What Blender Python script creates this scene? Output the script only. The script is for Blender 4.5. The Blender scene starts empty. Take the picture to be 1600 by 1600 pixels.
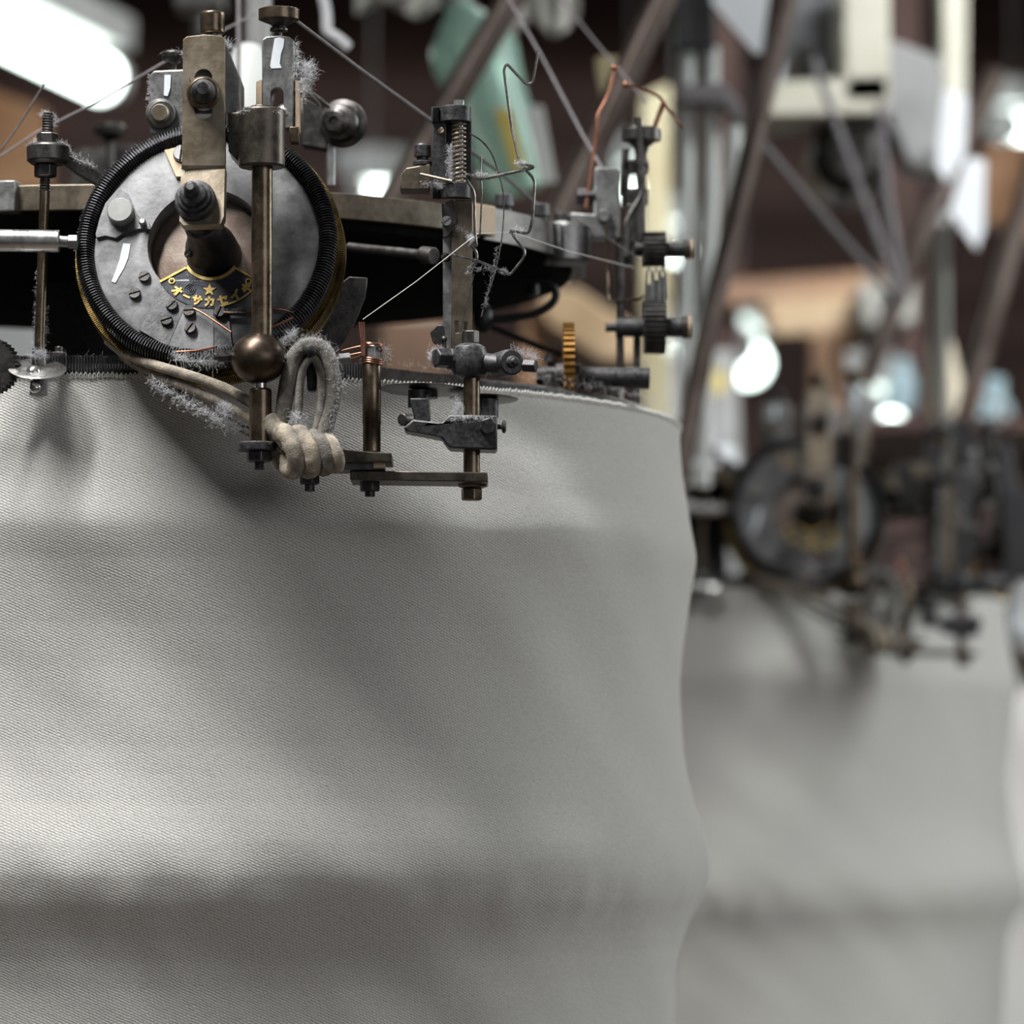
import bpy, bmesh, math, random
from math import sin, cos, pi, sqrt, atan2, radians
from mathutils import Vector as V, Matrix, noise
from mathutils.geometry import tessellate_polygon

random.seed(7)
S = bpy.context.scene
COL = S.collection

# ------------------------------------------------------------------ camera, world, exposure, lights
F = 7000.0          # focal length in pixels of the 1600 px frame (105 mm on a 24 mm square)
HZ = 1307.0         # pixel row of the horizon
CZ = 1.30           # camera height
cam_d = bpy.data.cameras.new('camera'); cam = bpy.data.objects.new('camera', cam_d); COL.objects.link(cam)
cam.location = (0, 0, CZ); cam.rotation_euler = (pi/2, 0, 0)
cam_d.sensor_width = 24.0; cam_d.sensor_fit = 'HORIZONTAL'; cam_d.lens = 105.0
cam_d.shift_y = (HZ-800)/1600.0
cam_d.clip_start = 0.05; cam_d.clip_end = 60
cam_d.dof.use_dof = True; cam_d.dof.focus_distance = 2.01; cam_d.dof.aperture_fstop = 5.6
cam_d.dof.aperture_blades = 0
S.camera = cam
S.view_settings.view_transform = 'Standard'; S.view_settings.look = 'None'
S.view_settings.gamma = 1.0; S.view_settings.exposure = 0.0
w = bpy.data.worlds.new('world'); S.world = w; w.use_nodes = True
w.node_tree.nodes['Background'].inputs[0].default_value = (0.80, 0.92, 1.0, 1)
w.node_tree.nodes['Background'].inputs[1].default_value = 0.10

def area(name, loc, target, sx, sy, power, col=(1, .99, .95)):
    l = bpy.data.lights.new(name, 'AREA'); l.shape = 'RECTANGLE'; l.size = sx; l.size_y = sy; l.energy = power; l.color = col
    o = bpy.data.objects.new(name, l); COL.objects.link(o); o.location = loc
    d = V(target)-V(loc); o.rotation_euler = d.to_track_quat('-Z', 'Y').to_euler()
    return o
# fluorescent rows of the workshop, hung low over the machines, plus an added fill
key = area('ceiling_light_aisle', (-0.46, 1.68, 2.46), (-0.36, 1.80, 1.4), 0.08, 0.9, 17.5, (1, 1, .98)); key.data.spread = radians(124)   # beam narrowed to keep the machine behind dim
area('ceiling_light_rear', (1.85, 2.85, 2.25), (0.0, 2.8, 1.25), 0.12, 1.0, 25, (.95, 1, .99))
area('background_fill', (0.55, 4.5, 3.0), (0.55, 4.6, 1.0), 1.2, 0.12, 17, (.95, 1, .97))  # added fill that brightens the bottle and tubes in the background
cross = area('ceiling_light_cross_aisle', (1.0, 2.3, 3.05), (0.7, 3.7, 2.5), 1.0, 0.12, 13, (.97, .99, 1)); cross.data.spread = radians(64)   # beam narrowed to reach the papers but spare the machine behind
area('ceiling_light_far', (0.0, 6.2, 3.0), (0.3, 8.0, 1.6), 2.4, 0.3, 60, (.95, 1, .96))
# soft fill added behind the camera to lift the near fabric
area('front_fill', (2.2, -1.0, 2.1), (0.0, 2.2, 1.35), 2.2, 1.3, 20, (.97, .97, 1))

# ------------------------------------------------------------------ pixel <-> world
def P(px, py, Y):
    return V(((px-800)/F*Y, Y, CZ+(HZ-py)/F*Y))
def K(Y): return Y/F
def PP(pts, Y): return [P(a, b, Y) for a, b in pts]

# ------------------------------------------------------------------ materials
MATS = {}
def nodes(name):
    m = bpy.data.materials.new(name); m.use_nodes = True
    nt = m.node_tree; b = nt.nodes['Principled BSDF']
    MATS[name] = m
    return m, nt, b
def N(nt, t, **kw):
    n = nt.nodes.new(t)
    for a, v in kw.items(): setattr(n, a, v)
    return n
def math_(nt, op, a, b=None, c=None):
    n = nt.nodes.new('ShaderNodeMath'); n.operation = op
    for i, x in enumerate((a, b, c)):
        if x is None: continue
        if isinstance(x, (int, float)): n.inputs[i].default_value = x
        else: nt.links.new(x, n.inputs[i])
    return n.outputs[0]
def ramp(nt, fac, stops):
    r = nt.nodes.new('ShaderNodeValToRGB'); e = r.color_ramp.elements
    e[0].position, e[0].color = stops[0][0], (*stops[0][1], 1)
    e[1].position, e[1].color = stops[-1][0], (*stops[-1][1], 1)
    for p, c in stops[1:-1]:
        x = e.new(p); x.color = (*c, 1)
    nt.links.new(fac, r.inputs[0]); return r.outputs[0]
def mixc(nt, fac, a, b):
    n = nt.nodes.new('ShaderNodeMix'); n.data_type = 'RGBA'
    for i, x in ((0, fac), (6, a), (7, b)):
        if isinstance(x, (int, float)): n.inputs[i].default_value = x
        elif isinstance(x, tuple): n.inputs[i].default_value = (*x, 1)
        else: nt.links.new(x, n.inputs[i])
    return n.outputs[2]

def surf(name, c1, c2=None, metallic=0.0, rough=0.5, scale=120, lo=.4, hi=.65, dust=0.0, bump=0.0, bscale=900, rvar=.15, detail=6, spec=.5, dcol=(.30, .29, .29)):
    """worn surface: two tones of noise, optional lint dust caught on it"""
    m, nt, b = nodes(name)
    tc = N(nt, 'ShaderNodeTexCoord')
    n1 = N(nt, 'ShaderNodeTexNoise'); n1.inputs['Scale'].default_value = scale; n1.inputs['Detail'].default_value = detail; n1.inputs['Roughness'].default_value = .65
    nt.links.new(tc.outputs['Object'], n1.inputs['Vector'])
    col = ramp(nt, n1.outputs[0], [(lo, c1), (hi, c2 or c1)])
    b.inputs['Metallic'].default_value = metallic; b.inputs['Specular IOR Level'].default_value = spec
    r = math_(nt, 'MULTIPLY_ADD', n1.outputs[0], rvar*2, rough-rvar)
    if dust > 0:
        n2 = N(nt, 'ShaderNodeTexNoise'); n2.inputs['Scale'].default_value = 420; n2.inputs['Detail'].default_value = 8; n2.inputs['Roughness'].default_value = .75
        nt.links.new(tc.outputs['Object'], n2.inputs['Vector'])
        g = N(nt, 'ShaderNodeNewGeometry'); sx = N(nt, 'ShaderNodeSeparateXYZ'); nt.links.new(g.outputs['Normal'], sx.inputs[0])
        up = math_(nt, 'MULTIPLY_ADD', sx.outputs[2], .55, .35)
        f = math_(nt, 'MULTIPLY', math_(nt, 'SUBTRACT', n2.outputs[0], .38), 4.0)
        f = math_(nt, 'MULTIPLY', f, up)
        cl = N(nt, 'ShaderNodeClamp'); nt.links.new(math_(nt, 'MULTIPLY', f, dust), cl.inputs[0])
        f = cl.outputs[0]
        col = mixc(nt, f, col, dcol)
        nt.links.new(math_(nt, 'MULTIPLY', math_(nt, 'SUBTRACT', 1.0, f), metallic), b.inputs['Metallic'])
        r = math_(nt, 'MULTIPLY_ADD', f, .5, r)
    nt.links.new(col, b.inputs['Base Color']); nt.links.new(r, b.inputs['Roughness'])
    if bump > 0:
        n3 = N(nt, 'ShaderNodeTexNoise'); n3.inputs['Scale'].default_value = bscale; n3.inputs['Detail'].default_value = 5
        nt.links.new(tc.outputs['Object'], n3.inputs['Vector'])
        bp = N(nt, 'ShaderNodeBump'); bp.inputs['Strength'].default_value = bump; bp.inputs['Distance'].default_value = .0004
        nt.links.new(n3.outputs[0], bp.inputs['Height']); nt.links.new(bp.outputs[0], b.inputs['Normal'])
    return m

surf('cast_black', (.022, .021, .024), (.045, .043, .048), .6, .42, 160, dust=.55, bump=.35)
surf('gunmetal', (.055, .052, .05), (.11, .10, .095), .85, .36, 140, dust=.35, bump=.2)
surf('oiled_brown_steel', (.09, .065, .042), (.21, .16, .11), .9, .30, 90, dust=.18, bump=.15)
surf('bronze_ball', (.05, .033, .022), (.105, .075, .052), .85, .34, 70, dust=.12)
surf('tan_steel', (.24, .19, .13), (.43, .37, .29), .75, .42, 60, dust=.25, bump=.15)
surf('grey_steel', (.20, .20, .20), (.36, .355, .35), .8, .38, 110, dust=.35, bump=.2)
surf('bright_steel', (.48, .47, .46), (.68, .67, .66), .95, .26, 120, dust=.12)
surf('aluminium_plate', (.085, .085, .088), (.235, .235, .24), .3, .5, 75, .38, .64, dust=.25, bump=.25, bscale=500)
surf('recess_plate', (.16, .105, .08), (.30, .25, .21), .35, .55, 80, dust=.2, bump=.3)
surf('dark_plate', (.06, .06, .065), (.12, .12, .12), .7, .42, 130, dust=.25, bump=.2)
surf('tyre_black', (.08, .08, .085), (.15, .15, .16), .9, .33, 200, dust=.12)
surf('brass', (.20, .13, .035), (.42, .28, .08), 1.0, .34, 120, dust=.2)
surf('old_brass', (.30, .15, .03), (.5, .28, .07), .9, .38, 90, dust=.2)
surf('button_metal', (.21, .21, .205), (.30, .30, .295), .2, .55, 90, dust=.1)
surf('copper', (.27, .12, .075), (.44, .21, .14), 1.0, .36, 150, dust=.15)
surf('brown_plate', (.11, .09, .065), (.21, .175, .13), .75, .42, 80, dust=.2, bump=.15)
surf('dark_bronze', (.05, .042, .034), (.125, .105, .08), .8, .38, 90, dust=.2, bump=.15)
surf('aged_wood', (.085, .045, .024), (.17, .09, .05), 0, .6, 22)
surf('soot_black', (.008, .008, .008), (.014, .014, .014), 0, .95, 100, spec=.08)
surf('rust_tan', (.45, .33, .22), (.58, .46, .34), .3, .55, 90, dust=.2)
surf('white_paint', (.80, .86, .92), (.90, .94, .98), 0, .45, 200)
surf('gold_paint', (.60, .42, .11), (.72, .54, .20), .25, .42, 300)
surf('navy_enamel', (.018, .020, .032), (.035, .038, .055), 0, .35, 160, dust=.15)
surf('faint_emboss', (.07, .075, .09), (.12, .12, .14), .2, .4, 300)
surf('felt_cream', (.20, .18, .155), (.50, .42, .325), 0, .95, 130, bump=1.0, bscale=1500, dust=.2, spec=.1)
surf('felt_grey', (.14, .13, .115), (.27, .25, .22), 0, .95, 240, bump=1.0, bscale=1500, spec=.1)
surf('lint', (.52, .52, .54), (.70, .70, .72), 0, 1.0, 300, spec=.05)
surf('thread_grey', (.19, .175, .185), (.28, .26, .27), 0, .8, 300, spec=.2)
surf('thread_dark', (.08, .07, .075), (.15, .14, .14), 0, .8, 300, spec=.2)
surf('wire_steel', (.16, .15, .14), (.30, .28, .27), 1.0, .30, 300, dust=.25)
surf('rubber', (.012, .012, .013), (.02, .02, .02), 0, .45, 200)
surf('brown_tube', (.10, .072, .06), (.21, .165, .145), .55, .38, 14, dust=.1)
surf('cream_enamel', (.50, .48, .39), (.60, .58, .49), 0, .5, 9, bump=.1, bscale=40)
surf('ivory_sheet', (.55, .47, .28), (.66, .60, .40), 0, .6, 8)
surf('grey_enamel', (.26, .26, .26), (.38, .38, .37), .1, .45, 12)
surf('paper', (.78, .80, .84), (.84, .86, .88), 0, .8, 30)
surf('varnished_wood', (.22, .105, .045), (.34, .185, .09), 0, .45, 16)
surf('pale_wood', (.46, .31, .17), (.58, .42, .26), 0, .5, 16)
surf('yellow_label', (.62, .48, .10), (.70, .56, .16), 0, .6, 30)
surf('pale_cloth', (.36, .35, .32), (.46, .45, .41), 0, .95, 20, bump=.3, bscale=80)
surf('concrete', (.20, .16, .13), (.28, .23, .19), 0, .7, 3)
surf('plaster', (.30, .26, .23), (.38, .34, .30), 0, .8, 3)
surf('yarn_cone', (.62, .54, .40), (.70, .63, .50), 0, .9, 60, bump=.5, bscale=200)

def planks(name, c1, c2, axis_scale):
    m, nt, b = nodes(name)
    tc = N(nt, 'ShaderNodeTexCoord'); mp = N(nt, 'ShaderNodeMapping'); mp.inputs['Scale'].default_value = axis_scale
    nt.links.new(tc.outputs['Object'], mp.inputs[0])
    wv = N(nt, 'ShaderNodeTexNoise'); wv.inputs['Scale'].default_value = 1.0; wv.inputs['Detail'].default_value = 3
    nt.links.new(mp.outputs[0], wv.inputs['Vector'])
    nt.links.new(ramp(nt, wv.outputs[0], [(.35, c1), (.7, c2)]), b.inputs['Base Color']); b.inputs['Roughness'].default_value = .8
    return m
planks('dark_boards', (.030, .013, .010), (.10, .054, .045), (.4, .4, 7))
planks('dark_ceiling', (.030, .020, .016), (.07, .045, .036), (.5, 8, .5))

def glassy(name, col, rough=.12, trans=.75, alpha=1.0):
    m, nt, b = nodes(name)
    b.inputs['Base Color'].default_value = (*col, 1); b.inputs['Roughness'].default_value = rough
    b.inputs['Transmission Weight'].default_value = trans; b.inputs['IOR'].default_value = 1.35
    return m
glassy('green_glass', (.60, .86, .75), .25, .5)
glassy('clear_tube', (.82, .86, .86), .15, .55)
glassy('blue_plastic', (.55, .72, .78), .3, .5)
glassy('milky_plastic', (.78, .80, .78), .4, .12)

def emit(name, col, st):
    m, nt, b = nodes(name)
    b.inputs['Base Color'].default_value = (.9, .95, .92, 1)
    b.inputs['Emission Color'].default_value = (*col, 1); b.inputs['Emission Strength'].default_value = st
    return m
emit('tube_light', (.86, 1.0, .94), 7.0)

def fabric_mat():
    m, nt, b = nodes('knit_fabric')
    uv = N(nt, 'ShaderNodeUVMap'); uv.uv_map = 'knit'
    tc = N(nt, 'ShaderNodeTexCoord')
    nz = N(nt, 'ShaderNodeTexNoise'); nz.inputs['Scale'].default_value = 90; nz.inputs['Detail'].default_value = 3
    nt.links.new(tc.outputs['Object'], nz.inputs['Vector'])
    nf = N(nt, 'ShaderNodeTexNoise'); nf.inputs['Scale'].default_value = 900; nf.inputs['Detail'].default_value = 3
    nt.links.new(tc.outputs['Object'], nf.inputs['Vector'])
    sx = N(nt, 'ShaderNodeSeparateXYZ'); nt.links.new(uv.outputs[0], sx.inputs[0])
    wob = math_(nt, 'MULTIPLY', math_(nt, 'SUBTRACT', nz.outputs[0], .5), .0016)
    wob2 = math_(nt, 'MULTIPLY', math_(nt, 'SUBTRACT', nf.outputs[0], .5), .0007)
    u = math_(nt, 'ADD', sx.outputs[0], wob2); v = math_(nt, 'ADD', math_(nt, 'ADD', sx.outputs[1], wob), wob2)
    s = math_(nt, 'MULTIPLY', math_(nt, 'ADD', v, math_(nt, 'MULTIPLY', u, .44)), 1/.00130)
    t = math_(nt, 'MULTIPLY', math_(nt, 'SUBTRACT', u, math_(nt, 'MULTIPLY', v, .25)), 1/.0021)
    L = math_(nt, 'ABSOLUTE', math_(nt, 'SINE', math_(nt, 'MULTIPLY', s, pi)))
    ph = math_(nt, 'MULTIPLY', math_(nt, 'FLOOR', s), pi)
    D = math_(nt, 'SINE', math_(nt, 'MULTIPLY_ADD', t, 2*pi, math_(nt, 'MULTIPLY', ph, .62)))
    h = math_(nt, 'MULTIPLY', L, math_(nt, 'MULTIPLY_ADD', D, .24, .76))
    h = math_(nt, 'MULTIPLY_ADD', nf.outputs[0], .35, h)
    col = ramp(nt, h, [(.20, (.27, .245, .225)), (.52, (.61, .595, .565)), (.9, (.74, .73, .70))])
    nt.links.new(col, b.inputs['Base Color'])
    b.inputs['Roughness'].default_value = .92; b.inputs['Specular IOR Level'].default_value = .15
    b.inputs['Sheen Weight'].default_value = .25; b.inputs['Sheen Roughness'].default_value = .5
    bp = N(nt, 'ShaderNodeBump'); bp.inputs['Strength'].default_value = .42; bp.inputs['Distance'].default_value = .0005
    nt.links.new(h, bp.inputs['Height']); nt.links.new(bp.outputs[0], b.inputs['Normal'])
fabric_mat()
surf('loop_white', (.66, .65, .62), (.78, .77, .74), 0, .8, 400, spec=.2)

# ------------------------------------------------------------------ mesh builder
def frame(ax):
    ax = V(ax).normalized()
    a = V((0, 0, 1)) if abs(ax.z) < .9 else V((1, 0, 0))
    x = a.cross(ax).normalized(); y = ax.cross(x)
    return x, y, ax

class G:
    def __init__(s): s.v = []; s.f = []
    def add(s, vs, fs):
        o = len(s.v); s.v += [V(a) for a in vs]; s.f += [tuple(i+o for i in f) for f in fs]; return s
    def lathe(s, o, ax, prof, n=24, caps=True, rot=0):
        o = V(o); x, y, z = frame(ax); vs = []; fs = []
        for r, h in prof:
            for i in range(n):
                a = 2*pi*i/n+rot; vs.append(o+z*h+x*(r*cos(a))+y*(r*sin(a)))
        m = len(prof)
        for j in range(m-1):
            for i in range(n):
                k = (i+1) % n; fs.append((j*n+i, j*n+k, (j+1)*n+k, (j+1)*n+i))
        if caps: fs.append(tuple(range(n-1, -1, -1))); fs.append(tuple((m-1)*n+i for i in range(n)))
        return s.add(vs, fs)
    def cyl(s, a, b, r0, r1=None, n=24, rot=0):
        a = V(a); b = V(b); r1 = r0 if r1 is None else r1
        return s.lathe(a, b-a, [(r0, 0), (r1, (b-a).length)], n, rot=rot)
    def hex(s, a, b, r, rot=0):
        a = V(a); b = V(b); L = (b-a).length; c = min(L*.15, r*.12)
        return s.lathe(a, b-a, [(r*.9, 0), (r, c), (r, L-c), (r*.9, L)], 6, rot=rot)
    def sphere(s, c, r, n=32, sc=(1, 1, 1)):
        c = V(c); m = n//2; vs = []; fs = []
        for j in range(1, m):
            t = pi*j/m
            for i in range(n):
                a = 2*pi*i/n; vs.append(c+V((r*sc[0]*sin(t)*cos(a), r*sc[1]*sin(t)*sin(a), r*sc[2]*cos(t))))
        T = len(vs); vs += [c+V((0, 0, r*sc[2])), c-V((0, 0, r*sc[2]))]
        for j in range(m-2):
            for i in range(n):
                k = (i+1) % n; fs.append((j*n+i, (j+1)*n+i, (j+1)*n+k, j*n+k))
        for i in range(n):
            k = (i+1) % n; fs.append((T, i, k)); fs.append((T+1, (m-2)*n+k, (m-2)*n+i))
        return s.add(vs, fs)
    def tube(s, pts, r, n=8, closed=False, rr=None):
        pts = [V(p) for p in pts]; m = len(pts); vs = []; fs = []
        def tan(i):
            if closed: d = pts[(i+1) % m]-pts[i-1]
            else: d = pts[min(i+1, m-1)]-pts[max(i-1, 0)]
            return d.normalized() if d.length > 1e-12 else V((0, 0, 1))
        x, y, z = frame(tan(0))
        for i in range(m):
            t = tan(i); x = (x-t*x.dot(t)); x = x.normalized() if x.length > 1e-9 else frame(t)[0]; y = t.cross(x)
            q = rr(i/(m-1 if not closed else m)) if rr else r
            for k in range(n):
                a = 2*pi*k/n; vs.append(pts[i]+x*(q*cos(a))+y*(q*sin(a)))
        for i in range(m if closed else m-1):
            j = (i+1) % m
            for k in range(n):
                l = (k+1) % n; fs.append((i*n+k, i*n+l, j*n+l, j*n+k))
        if not closed: fs.append(tuple(range(n-1, -1, -1))); fs.append(tuple((m-1)*n+k for k in range(n)))
        return s.add(vs, fs)
    def box(s, c, sx, sy, sz, R=None):
        c = V(c); R = R or Matrix.Identity(3)
        vs = [c+R @ V((a*sx/2, b*sy/2, d*sz/2)) for a in (-1, 1) for b in (-1, 1) for d in (-1, 1)]
        return s.add(vs, [(0, 1, 3, 2), (4, 6, 7, 5), (0, 4, 5, 1), (2, 3, 7, 6), (0, 2, 6, 4), (1, 5, 7, 3)])
    def prism(s, pts, vec, holes=()):
        """polygon (3D points, front) with optional holes, extruded by vec"""
        vec = V(vec); loops = [[V(p) for p in pts]]+[[V(p) for p in h] for h in holes]
        flat = [p for l in loops for p in l]; n = len(flat)
        tris = tessellate_polygon(loops) if holes or len(pts) > 4 else [tuple(range(len(pts)))]
        fs = [tuple(t) for t in tris]+[tuple(i+n for i in reversed(t)) for t in tris]
        o = 0
        for l in loops:
            k = len(l)
            for i in range(k):
                j = (i+1) % k; fs.append((o+i, o+j, o+j+n, o+i+n))
            o += k
        return s.add(flat+[p+vec for p in flat], fs)

def crv(pts, n=6):
    """smooth curve through points (Catmull-Rom)"""
    pts = [V(p) for p in pts]; out = []
    q = [pts[0]*2-pts[1]]+pts+[pts[-1]*2-pts[-2]]
    for i in range(1, len(q)-2):
        a, b, c, d = q[i-1:i+3]
        for k in range(n):
            t = k/n; out.append(.5*((2*b)+(c-a)*t+(2*a-5*b+4*c-d)*t*t+(3*b-3*c+d-a)*t*t*t))
    out.append(pts[-1]); return out
def bent(pts, r=.0025, n=4):
    """polyline with small rounded corners"""
    pts = [V(p) for p in pts]; out = [pts[0]]
    for i in range(1, len(pts)-1):
        a, b, c = pts[i-1:i+2]; d0 = (a-b); d1 = (c-b); q = min(r, d0.length*.4, d1.length*.4)
        p0 = b+d0.normalized()*q; p1 = b+d1.normalized()*q
        for k in range(n+1):
            t = k/n; out.append(p0*(1-t)**2+b*2*t*(1-t)+p1*t*t)
    out.append(pts[-1]); return out

MACH = []       # things that belong to one knitting machine: (root, core label, category, plural group)
def mesh_obj(name, g, mat, origin=V((0, 0, 0)), bev=0, sharp=32, smooth=True):
    me = bpy.data.meshes.new(name); me.from_pydata([v-origin for v in g.v], [], g.f)
    bm = bmesh.new(); bm.from_mesh(me); bmesh.ops.recalc_face_normals(bm, faces=bm.faces); bm.to_mesh(me); bm.free()
    if smooth:
        me.polygons.foreach_set('use_smooth', [True]*len(me.polygons)); me.set_sharp_from_angle(angle=radians(sharp))
    me.materials.append(MATS[mat])
    o = bpy.data.objects.new(name, me); COL.objects.link(o)
    if bev:
        b = o.modifiers.new('edge', 'BEVEL'); b.width = bev; b.segments = 2; b.limit_method = 'ANGLE'; b.angle_limit = radians(40)
    return o
def tag(o, label, cat, group=None, kind=None):
    o['label'] = label; o['category'] = cat
    if group: o['group'] = group
    if kind: o['kind'] = kind
def thing(name, label, cat, loc, mach=None, group=None):
    o = bpy.data.objects.new(name, None); COL.objects.link(o); o.location = loc; o.empty_display_size = .01
    bpy.context.view_layer.update()
    if mach: MACH.append((o, label, cat, mach)); tag(o, label+' on the sharp near machine', cat, mach)
    else: tag(o, label, cat, group)
    return o
def base_loc(o):
    while o.parent: o = o.parent
    return V(o.location)
def part(par, name, g, mat, label=None, bev=0, sharp=32, kind=None, smooth=True):
    o = mesh_obj(name, g, mat, base_loc(par), bev, sharp, smooth); o.parent = par
    if label: o['label'] = label
    if kind: o['kind'] = kind
    return o
def solo(name, label, cat, g, mat, bev=0, mach=None, group=None, kind=None, sharp=32):
    c = V((sum(v.x for v in g.v)/len(g.v), sum(v.y for v in g.v)/len(g.v), min(v.z for v in g.v)))
    o = mesh_obj(name, g, mat, c, bev, sharp); o.location = c
    if mach: MACH.append((o, label, cat, mach)); tag(o, label+' on the sharp near machine', cat, mach, kind)
    else: tag(o, label, cat, group, kind)
    return o
def struct(name, g, mat):
    o = mesh_obj(name, g, mat); o['kind'] = 'structure'; o['label'] = name.replace('_', ' '); return o
def lint(par, pts, spread, n, length=.004, r=.00006, name='lint'):
    """a fuzz of fibres caught along a path"""
    g = G(); pts = [V(p) for p in pts]; r = r*.62; rg = lambda: V((random.gauss(0, 1), random.gauss(0, 1), random.gauss(0, 1)))
    for i in range(int(n*2.4)):
        k = random.random()*(len(pts)-1); a = int(k); p = pts[a].lerp(pts[min(a+1, len(pts)-1)], k-a)
        p = p+rg()*(spread*random.random()); d = rg().normalized(); L = length*random.uniform(.12, .38); q = [p]
        for t in range(5):
            d = (d+rg()*.45).normalized(); p = p+d*L*.6; q.append(p)
        g.tube(q, r, 3)
    return part(par, name, g, 'lint', kind='stuff')

def screw(par, c, ax, r, h=.0016, mat='gunmetal', ang=.6, name='screw'):
    g = G(); x, y, z = frame(ax); c = V(c); u = x*cos(ang)+y*sin(ang); t = x*-sin(ang)+y*cos(ang)
    g.lathe(c-z*.001, z, [(r*.97, 0), (r*.97, .001+h*.35)], 20)
    for sg in (-1, 1):
        pl = [c+z*(h*.3)+u*(r*cos(a))+t*(sg*(r*.13+r*.87*sin(a))) for a in [pi*i/12 for i in range(13)]]
        pr = [c+z*h+u*(r*.86*cos(a))+t*(sg*(r*.13+r*.74*sin(a))) for a in [pi*i/12 for i in range(13)]]
        fs = [tuple(range(13)), tuple(range(25, 12, -1))]+[(i, (i+1) % 13, (i+1) % 13+13, i+13) for i in range(13)]
        g.add(pl+pr, fs)
    return part(par, name, g, mat, sharp=40)
def vrod(px, py0, py1, rpx, Y, n=24, rpx1=None):
    k = K(Y); return G().cyl(P(px, py1, Y), P(px, py0, Y), (rpx if rpx1 is None else rpx1)*k, rpx*k, n)
def knurl(c0, c1, r, n=72, rows=12, amp=.035):
    g = G(); c0 = V(c0); c1 = V(c1); x, y, z = frame(c1-c0); L = (c1-c0).length; vs = []; fs = []
    rings = [(r*.93, 0, 0)]+[(r, L*(.06+.88*j/(rows-1)), 1) for j in range(rows)]+[(r*.93, L, 0)]
    for j, (q, h, b) in enumerate(rings):
        for i in range(n):
            a = 2*pi*i/n; rr = q*(1+amp*(1 if (i+j) % 2 else -1)*b); vs.append(c0+z*h+x*(rr*cos(a))+y*(rr*sin(a)))
    m = len(rings)
    for j in range(m-1):
        for i in range(n):
            k = (i+1) % n; fs.append((j*n+i, j*n+k, (j+1)*n+k, (j+1)*n+i))
    fs.append(tuple(range(n-1, -1, -1))); fs.append(tuple((m-1)*n+i for i in range(n)))
    return g.add(vs, fs)
def thread_rod(c0, c1, r, pitch=.0012, n=20):
    c0 = V(c0); c1 = V(c1); L = (c1-c0).length; prof = []; h = 0
    while h < L:
        prof += [(r*.84, h), (r, h+pitch*.35), (r, h+pitch*.5), (r*.84, h+pitch*.85)]; h += pitch
    return G().lathe(c0, c1-c0, prof, n)

# ------------------------------------------------------------------ the room
g = G().box((0, 4, -.05), 9, 14, .1); struct('floor', g, 'concrete')
g = G().box((0, 4, 3.25), 9, 14, .1); struct('ceiling', g, 'dark_ceiling')
g = G().box((0, 8.55, 1.6), 9, .1, 3.2); struct('wall_back', g, 'dark_boards')
g = G().box((-4.45, 4, 1.6), .1, 14, 3.2); struct('wall_left', g, 'plaster')
g = G().box((4.45, 4, 1.6), .1, 14, 3.2); struct('wall_right', g, 'plaster')
for i, y in enumerate((6.2, 7.6)):
    g = G().box((0, y, 2.98), 8.8, .16, .24); struct('trim_%d' % (i+1), g, 'dark_boards')

# ------------------------------------------------------------------ near machine: fabric tube, needle bed, dial
CX, CY, R0 = -.193, 2.33, .28
ZR = 1.5106                                     # height of the knitting edge
prof_px = [(640, 1061), (660, 1062), (700, 1064), (740, 1068), (780, 1075), (810, 1080), (840, 1086), (858, 1089), (872, 1089.5), (890, 1087), (920, 1081), (960, 1075), (1010, 1069), (1070, 1066),
           (1130, 1067), (1180, 1070), (1220, 1076), (1260, 1085), (1290, 1094), (1315, 1101), (1340, 1105), (1360, 1105.5), (1380, 1102), (1400, 1096), (1425, 1084), (1450, 1073), (1480, 1064), (1520, 1058), (1570, 1055), (1640, 1054), (1800, 1056), (2400, 1058), (4000, 1050)]
prof = [(1.30+(HZ-b)/F*2.30, R0*(a-220)/842) for b, a in prof_px]
def rad(z):
    if z >= prof[0][0]: return prof[0][1]
    for i in range(len(prof)-1):
        z0, r0 = prof[i]; z1, r1 = prof[i+1]
        if z <= z0 and z >= z1:
            t = (z0-z)/(z0-z1)
            a = prof[max(i-1, 0)][1]; d = prof[min(i+2, len(prof)-1)][1]
            lin = r0+(r1-r0)*t
            if i > len(prof)-6: return lin
            cat = .5*((2*r0)+(r1-a)*t+(2*a-5*r0+4*r1-d)*t*t+(3*r0-3*r1+d-a)*t**3)
            return .5*lin+.5*cat
    return prof[-1][1]
nth, nz = 420, 230
ZB = .42
vs = []; fs = []; uvs = []
for j in range(nz+1):
    t = j/nz; z = ZR-(ZR-ZB)*(t*.42 if t < .8 else .336+.664*((t-.8)/.2))
    for i in range(nth+1):
        th = 2*pi*i/nth
        r = rad(z)
        q = V((cos(th)*3, sin(th)*3, z*14))
        dep = min(1, (ZR-z)/.02)
        r += dep*(noise.noise(V((cos(th)*5, sin(th)*5, z*9)))*.0016)
        dg = z+.22*th                      # soft diagonal drag lines of the take-down
        r += dep*noise.noise(V((dg*26, cos(th)*1.2, sin(th)*1.2)))*.0014
        bl = math.exp(-((z-1.272)/.016)**2)  # puckers just under the lower hoop
        r += bl*noise.noise(V((cos(th)*22, sin(th)*22, z*30)))*.0010
        vs.append(V((CX+r*cos(th), CY+r*sin(th), z+(.0003*sin(th*440) if j == 0 else 0))))
        uvs.append((th*R0, z))
for j in range(nz):
    for i in range(nth):
        a = j*(nth+1)+i; fs.append((a, a+nth+1, a+nth+2, a+1))
fab = thing('knitted_fabric_tube', 'ecru knitted cotton tube hanging over hidden hoops', 'fabric', (CX, CY, ZB), mach='knitted fabric tubes')
me = bpy.data.meshes.new('cloth'); o0 = V((CX, CY, ZB)); me.from_pydata([v-o0 for v in vs], [], fs)
me.polygons.foreach_set('use_smooth', [True]*len(me.polygons))
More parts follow.
